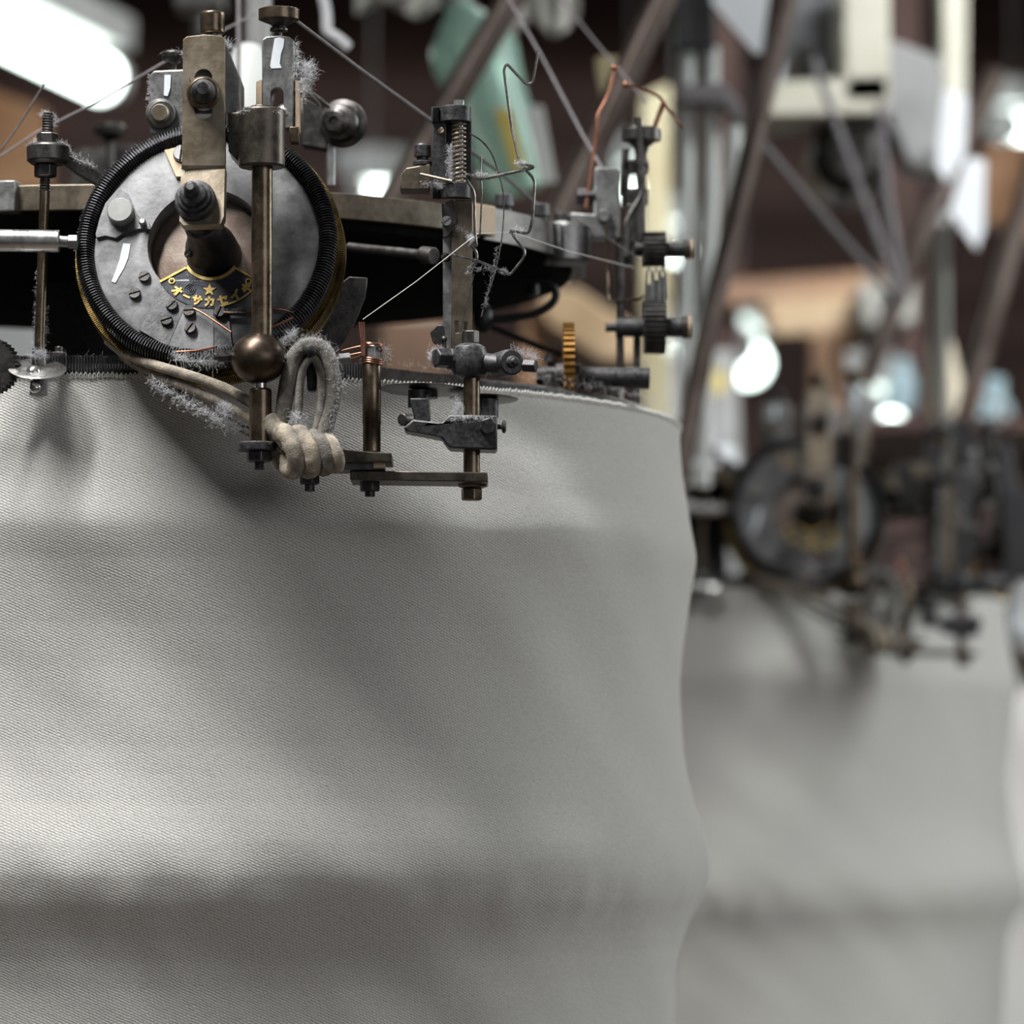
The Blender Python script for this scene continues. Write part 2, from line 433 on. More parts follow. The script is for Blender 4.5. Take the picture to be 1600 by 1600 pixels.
ul = me.uv_layers.new(name='knit')
for l in me.loops: ul.data[l.index].uv = uvs[l.vertex_index]
me.materials.append(MATS['knit_fabric'])
cl = bpy.data.objects.new('cloth', me); COL.objects.link(cl); cl.parent = fab
g = G()
nl = 860
for i in range(nl):
    th = 2*pi*i/nl; c = V((CX+(R0+.0002)*cos(th), CY+(R0+.0002)*sin(th), ZR+.0003*random.uniform(-1, 1)))
    t = V((-sin(th), cos(th), 0)); up = V((0, 0, 1)); rd = V((cos(th), sin(th), 0))
    q = [c+rd*.0006+t*(.00062*cos(a))+up*(.0012*sin(a)+.0003)+rd*(.0003*sin(a)) for a in (radians(-60), radians(10), radians(90), radians(170), radians(240))]
    g.tube(q, .00042, 5)
part(fab, 'edge_loop_row', g, 'loop_white', 'white selvedge loops along the top edge', kind='stuff')

mc = thing('knitting_machine_head', 'round knitting head with black needle ring and dark dial', 'knitting machine', (CX, CY, 0), mach='round knitting machine heads')
g = G(); nn = 1300
for i in range(nn):
    th = 2*pi*i/nn
    x = CX+R0*cos(th); lean = (x-(-.20))/.30 if sin(th) < 0.6 else 0
    h = .0098 if x < -.09 else .0098-(x+.09)*.066 if x < -.006 else .0043-(x+.006)*.012 if x < .03 else .0039-(x-.03)*.13
    if sin(th) > .2: h = .001
    h = max(h, -.001)
    R = Matrix.Rotation(th, 3, 'Z')
    rr = .2768+random.uniform(-.0002, .0002)
    g.box((CX+rr*cos(th), CY+rr*sin(th), ZR-.002+(h+.002)/2), .0042, .00062, h+.002+random.uniform(-.0002, .0002), R)
part(mc, 'needle_ring', g, 'dark_plate', 'ring of fine black needles')
g = G().lathe((CX, CY, ZR-.03), (0, 0, 1), [(.255, 0), (.2745, 0), (.2745, .0335), (.268, .037), (.255, .037), (.255, 0)], 160, caps=False)
part(mc, 'bed_ring', g, 'gunmetal', bev=.0004)
g = G()
for a in range(6):
    th = a*pi/3+.3; g.box((CX+.13*cos(th), CY+.13*sin(th), ZR-.02), .26, .03, .012, Matrix.Rotation(th, 3, 'Z'))
part(mc, 'spoke_frame', g, 'cast_black', bev=.001)
g = G().lathe((CX, CY, 0), (0, 0, 1), [(.16, 0), (.16, .02), (.05, .05), (.045, 1.30), (.05, 1.36), (.055, 1.50), (.055, 1.585)], 64)
part(mc, 'pedestal', g, 'cast_black')
ZD = 1.5998
g = G().lathe((CX, CY, ZD), (0, 0, 1), [(.06, -.016), (.19, -.015), (.214, -.0135), (.2225, -.010), (.2245, -.006), (.224, .002), (.06, .004)], 160)
part(mc, 'dial_disc', g, 'soot_black', 'black underside of the dial')
g = G().lathe((CX, CY, ZD), (0, 0, 1), [(.2215, -.006), (.2288, -.006), (.2288, .0062), (.2215, .0062), (.2215, -.006)], 200, caps=False)
part(mc, 'dial_rim', g, 'brown_plate', 'brown steel rim band', bev=.0005)
def on_ring(px, Rr):
    """front point of a circle of radius Rr about the machine axis seen at pixel column px"""
    m = (px-800)/F; a = 1+m*m; b = -2*(m*CX+CY); c = CX*CX+CY*CY-Rr*Rr
    Y = (-b-sqrt(b*b-4*a*c))/(2*a); return V((m*Y, Y, 0))
for px in (92, 212, 860, 900, 935, 962):
    q = on_ring(px, .262); q.z = ZR+.006
    g = G().hex(q, q+V((0, 0, .007)), .0042, random.random()); g.cyl(q+V((0, 0, .0065)), q+V((0, 0, .0095)), .0018, n=12)
    part(mc, 'bolt', g, 'gunmetal', bev=.0003)
for px, top in ((788, 0), (845, 8), (880, 4)):
    q = on_ring(px, .226); q.z = ZD+.006
    g = G().cyl(q, q+V((0, 0, .004)), .0035, n=16).hex(q+V((0, 0, .004)), q+V((0, 0, .0105)), .0048, .4)
    part(mc, 'bolt', g, 'cast_black', bev=.0003)
for px, w_ in ((14, 34), (742, 58), (868, 78)):
    q = on_ring(px, .2265); th = atan2(q.y-CY, q.x-CX); ww = w_*K(q.y)
    g = G().box((q.x, q.y-.002, ZD+.0005), .012, ww, .0145, Matrix.Rotation(th, 3, 'Z'))
    part(mc, 'clamp_block', g, 'rust_tan' if px == 742 else 'grey_steel', bev=.0006)
g = G(); aa = [radians(-39+i*2.0) for i in range(22)]
for a, b in zip(aa, aa[1:]):
    vs_ = [V((CX+r*cos(t), CY+r*sin(t), z)) for z in (ZD-.0085, ZD+.0075) for t in (a, b) for r in (.2285, .2312)]
    g.add(vs_, [(0, 1, 3, 2), (4, 6, 7, 5), (0, 4, 5, 1), (2, 3, 7, 6), (1, 5, 7, 3), (0, 2, 6, 4)])
part(mc, 'rim_segment', g, 'gunmetal', 'grey segment of the rim')
q = on_ring(872, .229); g = G().lathe((q.x+.004, q.y+.004, ZD-.011), (0, 0, 1), [(.011, 0), (.0125, .0015), (.0125, .018), (.011, .020)], 32)
part(mc, 'oil_cup', g, 'grey_steel', 'grey cup at the dial edge')
g = G().cyl(P(545, 386, 2.13), P(664, 398, 2.1), .0022).cyl(P(660, 398, 2.1), P(678, 400, 2.095), .004)
part(mc, 'dial_rod', g, 'gunmetal', bev=.0003)
lint(mc, [V((CX+.2752*cos(t), CY+.2752*sin(t), ZR+.0095)) for t in [radians(-100+i*8) for i in range(12)]], .0016, 260, .004)
g = G(); pl = [V((CX+.2795*cos(t), CY+.2795*sin(t), 0)) for t in [radians(-62+i*2) for i in range(6)]]
for i in range(5):
    a, b = pl[i], pl[i+1]; z0, z1 = ZR+.0012, ZR+.0062
    n_ = V((a.x-CX, a.y-CY, 0)).normalized()*.0012
    g.add([a+V((0, 0, z0)), b+V((0, 0, z0)), b+V((0, 0, z1)), a+V((0, 0, z1)), a+n_+V((0, 0, z0)), b+n_+V((0, 0, z0)), b+n_+V((0, 0, z1)), a+n_+V((0, 0, z1))],
          [(0, 1, 2, 3), (4, 7, 6, 5), (0, 4, 5, 1), (3, 2, 6, 7), (0, 3, 7, 4), (1, 5, 6, 2)])
part(mc, 'cover_strip', g, 'gunmetal', 'smooth grey strip over the needles')

# ------------------------------------------------------------------ loop wheel
WC = P(322, 381, 2.02); TILT = radians(16.4); YAW = radians(5)
wn = V((-sin(YAW)*cos(TILT), -cos(YAW)*cos(TILT), sin(TILT))); wu = V((cos(YAW), -sin(YAW), 0)); wv = wn.cross(wu)*-1
if wv.z < 0: wv = -wv
kw = K(2.02)
def W(a, b, d=0): return WC+wu*(a*kw)+wv*(b*kw)+wn*d
def WP(px, py, d=0): return W(px-322, (381-py)/.915, d)
wheel = thing('loop_wheel', 'grey loop wheel with ribbed black tyre and maker plate', 'wheel', W(0, -205), mach='loop wheels')
# coil tyre
g = G(); n = 262*4; m = 10; vs = []; fs = []
for i in range(n):
    th = 2*pi*i/n; pr = (1.0, 1.0, .70, .70)[i % 4]; d = wu*cos(th)+wv*sin(th)
    for k in range(m):
        a = 2*pi*k/m; vs.append(WC+d*((191.5+15*pr*cos(a))*kw)+wn*(-.001+.0052*pr*sin(a)))
for i in range(n):
    j = (i+1) % n
    for k in range(m):
        l = (k+1) % m; fs.append((i*m+k, j*m+k, j*m+l, i*m+l))
g.add(vs, fs); part(wheel, 'ribbed_tyre', g, 'tyre_black', 'ribbed black coil tyre', sharp=25)
def wlathe(prof, n=96, c=(0, 0), caps=False):
    return G().lathe(W(*c), wn, [(r*kw, d) for r, d in prof], n, caps=caps)
part(wheel, 'face_plate', wlathe([(91, -.006), (91, -.0012), (92.5, 0), (172, 0), (180, -.001), (180, -.010), (91, -.010), (91, -.006)], 128), 'aluminium_plate', 'mottled grey face plate')
part(wheel, 'recess', wlathe([(5, -.0085), (84, -.0085), (90.5, -.0095), (90.5, -.011), (5, -.011), (5, -.0085)], 96), 'recess_plate', 'rusty sunken disc')
part(wheel, 'backing_ring', wlathe([(150, -.008), (196, -.006), (202, -.008), (202, -.018), (150, -.018), (150, -.008)], 128), 'cast_black')
gb = G(); nb = 400
for i in range(nb):
    th = 2*pi*i/nb; d = wu*cos(th)+wv*sin(th); t = wn.cross(d)
    gb.box(WC+d*(208*kw)-wn*.0135, 1, 1, 1, Matrix(((d.x*.0024, t.x*.0005, wn.x*.0085), (d.y*.0024, t.y*.0005, wn.y*.0085), (d.z*.0024, t.z*.0005, wn.z*.0085))))
gb.lathe(WC, wn, [(196*kw, -.009), (206*kw, -.009), (206*kw, -.018), (196*kw, -.018), (196*kw, -.009)], 128, caps=False)
gb.lathe(WC, wn, [(200*kw, -.018), (212*kw, -.018), (212.5*kw, -.020), (200*kw, -.020), (200*kw, -.018)], 160, caps=False)
part(wheel, 'brass_rim', gb, 'brass', 'toothed brass rim')
# hub and axle
g = G().lathe(W(9, -9), wn, [(44*kw, -.010), (40*kw, .003), (33*kw, .010), (29*kw, .018), (27*kw, .024), (29*kw, .0245), (29*kw, .030), (25*kw, .0305), (25*kw, .040)], 40)
part(wheel, 'hub', g, 'cast_black', 'dark stepped hub', bev=.0003)
screw(wheel, W(-22, -28, .008), (wn-wu*.9).normalized(), .0022, .001)
# cam plate, button, pin
cam_pts = [(180, 294), (196, 304), (208, 330), (219, 346), (232, 350), (234, 360), (222, 358), (206, 360), (192, 365), (180, 373), (163, 369), (149, 372), (147, 366), (152, 342), (160, 318)]
g = G().prism([WP(a, b, .0017) for a, b in cam_pts], wn*-.0019); cp = part(wheel, 'cam_plate', g, 'aluminium_plate', 'small cam plate', bev=.0002)
g = G().lathe(WP(187, 336, .001), wn, [(20*kw, 0), (21*kw, .0005), (21*kw, .0055), (19*kw, .006)], 36); part(cp, 'button', g, 'button_metal', 'round grey button')
g = G().lathe(WP(222, 351, .0), wn, [(5.5*kw, 0), (5.5*kw, .004), (4*kw, .005)], 20); part(cp, 'pin', g, 'grey_steel')
g = G().prism([WP(a, b, .0004) for a, b in [(191, 379), (203, 380), (200, 402), (194, 418), (182, 440), (176, 438), (181, 424), (187, 404)]], wn*-.0005); part(wheel, 'paint_mark', g, 'white_paint', 'white brushed paint stroke')
for (a, b), an in zip([(228, 432), (214, 458)], (.5, .3)): screw(wheel, WP(a, b, 0), wn, 9.5*kw, .002, 'gunmetal', an)
g = G().prism([WP(a, b, .0012) for a, b in [(257, 444), (296, 476), (270, 541), (223, 514)]], wn*-.0014); dp = part(wheel, 'sector_plate', g, 'dark_plate', 'dark sector plate', bev=.0002)
for a, b in ((274, 478), (267, 501)): screw(dp, WP(a, b, .0012), wn, 9.5*kw, .002, 'gunmetal', random.random())
g = G().prism([WP(a, b, .0012) for a, b in [(296, 476), (339, 476), (343, 548), (270, 541)]], wn*-.0014); lp = part(wheel, 'sector_plate', g, 'aluminium_plate', 'pale sector plate', bev=.0002)
for a, b in ((302, 488), (305, 514)): screw(lp, WP(a, b, .0012), wn, 9.5*kw, .0025, 'gunmetal', random.random())
g = G().prism([WP(a, b, .0010) for a, b in [(339, 478), (362, 478), (372, 545), (343, 548)]], wn*-.0012); part(wheel, 'sector_plate', g, 'dark_plate', 'narrow dark sector plate', bev=.0002)
screw(wheel, WP(350, 490, .001), wn, 10*kw, .003, 'gunmetal', 1.2)
g = G().prism([WP(a, b, .0018) for a, b in [(249, 236), (300, 225), (300, 278), (270, 279)]], wn*-.002); tp = part(wheel, 'corner_plate', g, 'rust_tan', 'tan corner plate', bev=.0003)
screw(tp, WP(278, 243, .0018), wn, 14*kw, .0022, 'grey_steel', 1.5)
# copper wires across the face
for q in ([WP(310, 486, .004), WP(330, 498, .0055), WP(374, 531, .010)], [WP(360, 493, .004), WP(400, 495, .004), WP(440, 489, .004), WP(466, 493, .003)],
          [WP(466, 502, .004), WP(446, 514, .006), WP(425, 528, .009)], [WP(283, 551, .003), WP(320, 553, .006), WP(352, 553, .010)]):
    part(wheel, 'copper_wire', G().tube(crv(q, 6), 1.9*kw, 8), 'copper', 'copper wire')
g = G().cyl(WP(356, 492, .003), WP(392, 494, .004), 4*kw, n=10); part(wheel, 'wire_clip', g, 'gunmetal')
lint(wheel, [WP(a, b, .004) for a, b in ((285, 558), (310, 566), (335, 568), (360, 566))], .0016, 200, .005, .00007)
lint(wheel, [W(206*cos(t), 206*sin(t), 0) for t in [radians(110+i*14) for i in range(8)]], .0005, 60, .0018)
# maker plate
pc = (11, -18)
def A(r, deg, d=0): return W(pc[0]+r*cos(radians(deg)), pc[1]+r*sin(radians(deg)), d)
arc = lambda r, a0, a1, d, n=24: [A(r, a0+(a1-a0)*i/n, d) for i in range(n+1)]
a0, a1 = -150, -32
g = G().prism(arc(93, a0, a1, .0016)+arc(42, a1, a0, .0016), wn*-.0018)
np_ = part(wheel, 'maker_plate', g, 'navy_enamel', 'navy enamel plate with gold characters', bev=.0001)
d1 = .0021
g = G()
g.prism(arc(47, a0, a1, d1)+arc(42, a1, a0, d1), wn*-.0006)
for s0 in (a0, a1):
    sg = 1 if s0 == a0 else -1; w0 = 3.4
    g.prism([A(44, s0, d1), A(93, s0, d1), A(93, s0+sg*w0*.62, d1), A(44, s0+sg*w0*1.3, d1)], wn*-.0006)
    c = (77, s0+sg*7.5)
    x0 = [V((A(*c)-WC).dot(wu)/kw for _ in (0,)) if False else None]
    cc = A(*c, d1)
    ring = lambda r: [cc+wu*(r*kw*cos(2*pi*i/18))+wv*(r*kw*sin(2*pi*i/18)) for i in range(18)]
    g.prism(ring(5.2), wn*-.0006, [ring(3.0)])
    g2 = G().lathe(A(*c, .0016), wn, [(2.6*kw, 0), (2.4*kw, .0007), (1.2*kw, .0011)], 14); part(np_, 'rivet', g2, 'gunmetal')
g.prism(arc(93, a1, -80, d1)+arc(90.5, -80, a1, d1), wn*-.0006)
part(np_, 'border', g, 'gold_paint', 'gold border')
GL = {  # stroke glyphs on a unit square
 'o': [[(.05, .70), (.95, .70)], [(.62, .98), (.62, .05), (.48, .10)], [(.60, .68), (.08, .15)]],
 '-': [[(.05, .5), (.95, .5)]],
 'sa': [[(.03, .68), (.97, .68)], [(.28, .95), (.28, .40)], [(.72, .95), (.72, .45), (.60, .20), (.40, .03)]],
 'ka': [[(.06, .70), (.90, .70), (.84, .10), (.66, .06)], [(.44, .97), (.42, .60), (.30, .25), (.08, .04)]],
 'se': [[(.03, .62), (.93, .74), (.80, .48)], [(.32, .95), (.32, .12), (.42, .05), (.92, .05)]],
 'i': [[(.90, .95), (.55, .62), (.06, .42)], [(.56, .62), (.56, .02)]],
 'ki': [[(.10, .64), (.88, .76)], [(.04, .34), (.94, .46)], [(.42, .98), (.60, .02)]],
 'M': [[(.05, 0), (.05, 1), (.5, .35), (.95, 1), (.95, 0)]], 'O': [[(.5, 1), (.05, .7), (.05, .3), (.5, 0), (.95, .3), (.95, .7), (.5, 1)]],
 'D': [[(.1, 0), (.1, 1), (.6, 1), (.95, .6), (.95, .4), (.6, 0), (.1, 0)]], 'E': [[(.9, 1), (.1, 1), (.1, 0), (.9, 0)], [(.1, .5), (.8, .5)]], 'L': [[(.1, 1), (.1, 0), (.9, 0)]]}
def glyph(g, ch, r, deg, w_, h_, th, d):
    er = wu*cos(radians(deg))+wv*sin(radians(deg)); up = -er; rt = up.cross(wn)
    o = A(r, deg, d)
    for st in GL[ch]:
        for (x0, y0), (x1, y1) in zip(st, st[1:]):
            p = o+rt*((x0-.5)*w_*kw)+up*((y0-.5)*h_*kw); q = o+rt*((x1-.5)*w_*kw)+up*((y1-.5)*h_*kw)
            t = (q-p).normalized(); s_ = t.cross(wn)*(th*kw/2); e = t*(th*kw*.35)
            g.prism([p-e-s_, q+e-s_, q+e+s_, p-e+s_], wn*-.0005)
for ch, deg in zip(('o', '-', 'sa', 'ka', 'se', 'i', 'ki'), (-129, -116.5, -104, -90, -75.5, -61, -46.5)):
    g = G(); glyph(g, ch, 82, deg, 14.5 if ch != '-' else 11, 14.5, 3.4 if ch != '-' else 3.0, d1); part(np_, 'gold_character', g, 'gold_paint')
star = []
for i in range(10):
    r = 11 if i % 2 == 0 else 4.6; a = pi/2+i*pi/5; star.append(A(63, -91, d1)+wu*(r*kw*cos(a))+wv*(r*kw*sin(a)))
part(np_, 'gold_star', G().prism(star, wn*-.0006), 'gold_paint', 'gold star')
g = G()
for ch, deg in zip('MODEL', (-134, -126.5, -119, -112, -105)): glyph(g, ch, 53.5, deg, 4.6, 6.2, 1.0, d1-.0003)
part(np_, 'model_lettering', g, 'faint_emboss', 'faint embossed letters')
g = G(); cc = A(69, -117.5, d1-.0003)
for r in (8.5, 5.2, 2.2):
    g.tube([cc+wu*(r*kw*cos(2*pi*i/24))+wv*(r*kw*sin(2*pi*i/24)) for i in range(24)], .6*kw, 6, closed=True)
part(np_, 'round_emblem', g, 'faint_emboss', 'faint double circle')

# guard plate behind the wheel, right side
g = G().prism([P(a, b, 2.055) for a, b in [(500, 470), (545, 432), (574, 434), (571, 462), (556, 500), (536, 536), (512, 560), (490, 565)]], V((0, .004, 0)))
solo('guard_plate', 'dusty grey curved guard plate behind the brass wheel rim', 'plate', g, 'gunmetal', .0004, mach='wheel guard plates')

# ------------------------------------------------------------------ slotted bracket above the wheel
NC = W(7, 2, .043)                           # nut centre on the lower leaf
bk = thing('slotted_bracket', 'tall tan steel bracket with a slot, holding the wheel', 'bracket', NC, mach='slotted brackets')
YB = 1.982
def onleaf(px, py):
    # point of the tilted leaf plane (through NC, normal wn) seen at a pixel
    d = V(((px-800)/F, 1, (HZ-py)/F)); o = V((0, 0, CZ)); t = (NC-o).dot(wn)/d.dot(wn); return o+d*t
bend_l = P(284, 259, YB); bend_r = P(350, 259, YB)
low = [bend_l, bend_r, onleaf(352, 262), onleaf(350, 338), onleaf(345, 350), onleaf(286, 352), onleaf(280, 345), onleaf(281, 300), onleaf(283, 262)]
def slot(cx, y0, y1, r, Y, n=10):
    out = []
    for i in range(n+1): a = pi*i/n; out.append(P(cx+r*cos(a), y0+r-r*sin(a), Y))
    for i in range(n+1): a = pi+pi*i/n; out.append(P(cx+r*cos(a), y1-r-r*sin(a), Y))
    return out
g = G().prism(PP([(286, 62), (292, 57), (320, 54), (346, 56), (351, 61), (352, 259), (284, 259)], YB), V((0, .006, 0)), [slot(318, 108, 186, 14, YB)])
g.prism(low[2:], -wn*.0055)
g.prism([P(284, 257, YB), P(352, 257, YB), onleaf(352, 264), onleaf(283, 264)], V((0, .0055, 0)))
part(bk, 'plate', g, 'tan_steel', bev=.0005)
g = G().prism(PP([(352, 66), (358, 80), (368, 104), (376, 122), (376, 176), (353, 178), (292, 178), (292, 100)], YB+.0062), V((0, .028, 0)))
part(bk, 'casting', g, 'grey_steel', 'grey casting behind the plate', bev=.0006)
part(bk, 'knurled_knob', knurl(P(332, 53, 1.992), P(332, 19, 1.992), 18.5*K(1.992)), 'oiled_brown_steel', 'knurled steel knob', sharp=60)
g = G().cyl(P(332, 60, 1.992), P(332, 52, 1.992), 12*K(1.99)); part(bk, 'knob_stem', g, 'gunmetal')
c = P(318, 146, YB); ax = V((.05, -1, -.05)).normalized()
g = G().lathe(c, ax, [(26*kw, -.001), (26*kw, .002), (22*kw, .006)], 36); wsh = part(bk, 'washer', g, 'oiled_brown_steel', bev=.0003)
g = G().lathe(c, ax, [(19*kw, .006), (19*kw, .0065), (17*kw, .012), (14*kw, .014), (12*kw, .019), (9*kw, .0205)], 32); part(bk, 'clamp_nut', g, 'cast_black', 'black rounded clamp nut')
g = G().lathe(NC, wn, [(31*kw, 0), (32*kw, .002), (31*kw, .0045), (26*kw, .005), (26*kw, .0075), (21*kw, .008), (20*kw, .011), (12*kw, .012), (11*kw, .016), (6*kw, .0175)], 36)
part(bk, 'axle_nut', g, 'cast_black', 'black stepped axle nut', bev=.0002)
lint(bk, [P(352, 60, 1.985), P(356, 75, 1.99), P(362, 70, 1.99)], .0008, 40, .004)

# ------------------------------------------------------------------ left grey post with knob
g_ = thing('pivot_post', 'grey post with knob and paint streak, left of bracket', 'post', P(260, 200, 2.045), mach='pivot posts')
g = G().prism(PP([(234, 118), (240, 110), (284, 108), (300, 112), (300, 215), (234, 210)], 2.043), V((0, .02, 0))); part(g_, 'body', g, 'grey_steel', bev=.0008)
g = G().prism(PP([(257, 117), (267, 117), (266, 138), (262, 150), (256, 149)], 2.0425), V((0, .0008, 0))); part(g_, 'paint_mark', g, 'white_paint', 'pale paint streak')
k = K(2.052); c = P(270, 110, 2.052)
g = G().lathe(c, (0, 0, 1), [(6*k, 0), (6*k, 8*k), (8*k, 12*k), (16*k, 16*k), (18*k, 20*k), (18*k, 26*k), (14*k, 30*k)], 28); part(g_, 'knob', g, 'gunmetal', 'small dusty knob')
c = P(252, 178, 2.043); k = K(2.043)
g = G().lathe(c, (.15, -1, -.2), [(24*k, -.002), (24*k, .002), (20*k, .004)], 28); part(g_, 'boss', g, 'grey_steel')
g = G().lathe(c, (0, -1, -.1), [(14*k, .003), (14*k, .009), (12*k, .010)], 24); part(g_, 'pin', g, 'tan_steel', 'round pale pin')
lint(g_, [P(255, 92, 2.05), P(270, 82, 2.05), P(288, 92, 2.05)], .0012, 90, .0022)
lint(g_, [P(234, 115, 2.045), P(233, 150, 2.045), P(236, 190, 2.045)], .0008, 90, .0022)

# right slotted post with round knob
YS = 2.0
ps = thing('adjusting_post', 'steel post with white paint stroke under round knob', 'post', P(436, 200, YS), mach='adjusting posts')
def arch(cx, y0, y1, r, Y):
    return [P(cx+r*cos(pi*i/10), y0+r-r*sin(pi*i/10), Y) for i in range(11)]+[P(cx-r, y1, Y), P(cx+r, y1, Y)]
g = G().prism(PP([(409, 62), (416, 57), (436, 55), (452, 57), (459, 63), (459, 200), (410, 200)], YS), V((0, .011, 0)), [arch(433, 138, 192, 10, YS)]); part(ps, 'body', g, 'grey_steel', bev=.0005)
g = G().prism(PP([(400, 128), (409, 124), (409, 180), (400, 180)], YS+.001), V((0, .012, 0))); part(ps, 'shim', g, 'rust_tan', 'tan shim')
g = G().prism(PP([(461, 124), (467, 126), (468, 204), (461, 204)], YS+.001), V((0, .012, 0))); part(ps, 'shim', g, 'rust_tan', 'rusty tan shim')
g = G().prism(PP([(429, 60), (437, 58), (444, 61), (443, 72), (439, 84), (437, 99), (440, 106), (424, 107), (422, 103), (425, 84), (427, 72)], YS-.0003), V((0, .0006, 0))); part(ps, 'paint_mark', g, 'white_paint', 'white paint stroke')
k = K(2.006); c = P(436, 57, 2.006)
g = G().lathe(c, (0, 0, 1), [(5*k, -2*k), (5*k, 6*k), (14*k, 8*k), (14*k, 12*k), (10*k, 15*k), (14*k, 19*k), (22*k, 22*k), (28*k, 25*k)], 36); kn = part(ps, 'knob_neck', g, 'gunmetal', bev=.0002)
part(ps, 'knurled_knob', knurl(c+V((0, 0, 25*k)), c+V((0, 0, 43*k)), 31*k, 96, 7, .03), 'oiled_brown_steel', 'round knurled knob', sharp=60)
g = G().sphere(P(445, 178, YS+.004), 16*K(2), 24); part(ps, 'ball_pin', g, 'grey_steel')
g = G().prism(PP([(452, 198), (467, 198), (467, 208), (467, 222), (453, 222)], YS-.002), V((0, .008, 0))); part(ps, 'nut', g, 'oiled_brown_steel', bev=.0003)
lint(ps, [P(462, 66, 2.0), P(466, 95, 2.0), P(463, 120, 2.0)], .0009, 110, .003)
lint(ps, [P(476, 100, 2.0), P(484, 110, 2.0), P(478, 125, 2.0), P(474, 150, 2.0)], .0022, 330, .005)

# pulley at upper right of the wheel
YQ = 2.16; k = K(YQ)
pu = thing('guide_pulley', 'small steel guide pulley beside the upper wheel edge', 'pulley', P(528, 200, YQ), mach='guide pulleys')
ax = V((-.28, -1, -.06)).normalized(); c = P(528, 191, YQ)
g = G().lathe(c, ax, [(36*k, -.010), (38*k, -.0095), (38*k, -.007), (30*k, -.006), (27*k, -.004), (27*k, 0), (20*k, .001), (19*k, .006), (15*k, .007), (8*k, .0072), (7*k, .006), (.5*k, .006)], 48); part(pu, 'roller', g, 'gunmetal')
g = G().cyl(P(480, 140, YQ-.01), P(515, 168, YQ-.008), 3*k, n=8).cyl(P(470, 130, YQ-.01), P(500, 165, YQ-.01), 3*k, n=8); part(pu, 'link_wire', g, 'wire_steel')
g = G().prism(PP([(468, 150), (500, 165), (512, 190), (512, 235), (470, 228)], YQ+.01), V((0, .01, 0))); part(pu, 'arm', g, 'gunmetal', bev=.001)
g = G().cyl(P(517, 232, YQ+.012), P(517, 290, YQ+.012), 7*k, n=14); part(pu, 'stem', g, 'grey_steel')

# ------------------------------------------------------------------ guide rod with ball
YR = 1.985; k = K(YR)
gr = thing('guide_rod', 'brown steel rod with ball joint in front of wheel', 'rod', P(406, 735, YR), mach='ball jointed guide rods')
g = G().lathe(P(409, 262, YR), (0, 0, 1), [(34*k, 0), (36.5*k, 2*k), (37*k, 88*k), (35*k, 91*k), (18*k, 91*k), (18*k, 96*k), (6*k, 97*k)], 48)
g.prism(PP([(356, 176), (400, 174), (400, 258), (372, 252), (357, 236)], YR), V((0, .022, 0)))
part(gr, 'boss', g, 'dark_bronze', 'dark cylindrical boss', bev=.0004)
part(gr, 'rod', vrod(409.5, 256, 540, 16.5, YR, 32), 'oiled_brown_steel')
c = P(404, 560, YR)
g = G().sphere(c, 43.5*k, 40, (1, 1, .93)); bl = part(gr, 'ball', g, 'bronze_ball', 'brown polished ball')
g = G().hex(P(362, 556, YR), P(340, 557, YR-.002), 10*k).cyl(P(344, 557, YR-.002), P(334, 557, YR-.003), 6*k, n=12); part(bl, 'lock_screw', g, 'gunmetal', bev=.0003)
part(gr, 'neck', vrod(407, 594, 610, 9.5, YR, 20), 'bright_steel', 'bright steel neck')
g = G().lathe(P(407, 694, YR), (0, 0, 1), [(17.5*k, 0), (17.5*k, 84*k), (15.5*k, 87*k), (9*k, 87*k)], 32); part(gr, 'sleeve', g, 'oiled_brown_steel')
g = G().lathe(P(402, 705, YR), (0, 0, 1), [(29*k, 0), (31*k, 2*k), (31*k, 12*k), (28*k, 14*k)], 32); part(gr, 'flange', g, 'cast_black')
g = G().hex(P(405, 722, YR), P(405, 704, YR), 21*k, .2); part(gr, 'nut', g, 'gunmetal', bev=.0003)
part(gr, 'bolt_end', thread_rod(P(405, 734, YR), P(405, 720, YR), 8*k), 'cast_black')
lint(gr, [P(372, 175, 1.978), P(395, 171, 1.975), P(440, 174, 1.978)], .0008, 60, .0022)
lint(gr, [P(438, 535, 1.985), P(455, 525, 1.985), P(462, 518, 1.987)], .0016, 90, .004)

# ------------------------------------------------------------------ felt cord
cd = thing('felt_cord', 'cream felt cord looped over a pin and knotted below', 'cord', P(480, 735, 1.99), mach='felt cords')
YC = 1.985; k = K(YC)
def cord(name, pts, r, mat, lab=None):
    q = crv([P(a, b, y) for a, b, y in pts], 8); ph = random.random()*9
    return part(cd, name, G().tube(q, r*k, 12, rr=lambda t: r*k*(1+.10*noise.noise(V((t*14, ph, 0))))), mat, lab)
for dx, dy, mat in ((0, 0, 'felt_grey'), (0, .007, 'felt_grey')):
    cord('loop_strand', [(438, 690, YC+dy), (443, 640, YC+dy), (450, 595, YC+dy), (459, 560, YC+dy), (474, 543, YC+dy), (493, 540, YC+dy), (510, 553, YC+dy), (520, 590, YC+dy), (519, 630, YC+dy), (508, 670, YC+dy), (496, 700, YC+dy)], 12.5, mat)
cord('loop_strand', [(464, 690, YC-.001), (466, 640, YC-.001), (468, 600, YC), (474, 572, YC), (488, 558, YC+.001), (500, 575, YC), (504, 610, YC), (500, 650, YC), (488, 690, YC)], 7.5, 'felt_grey')
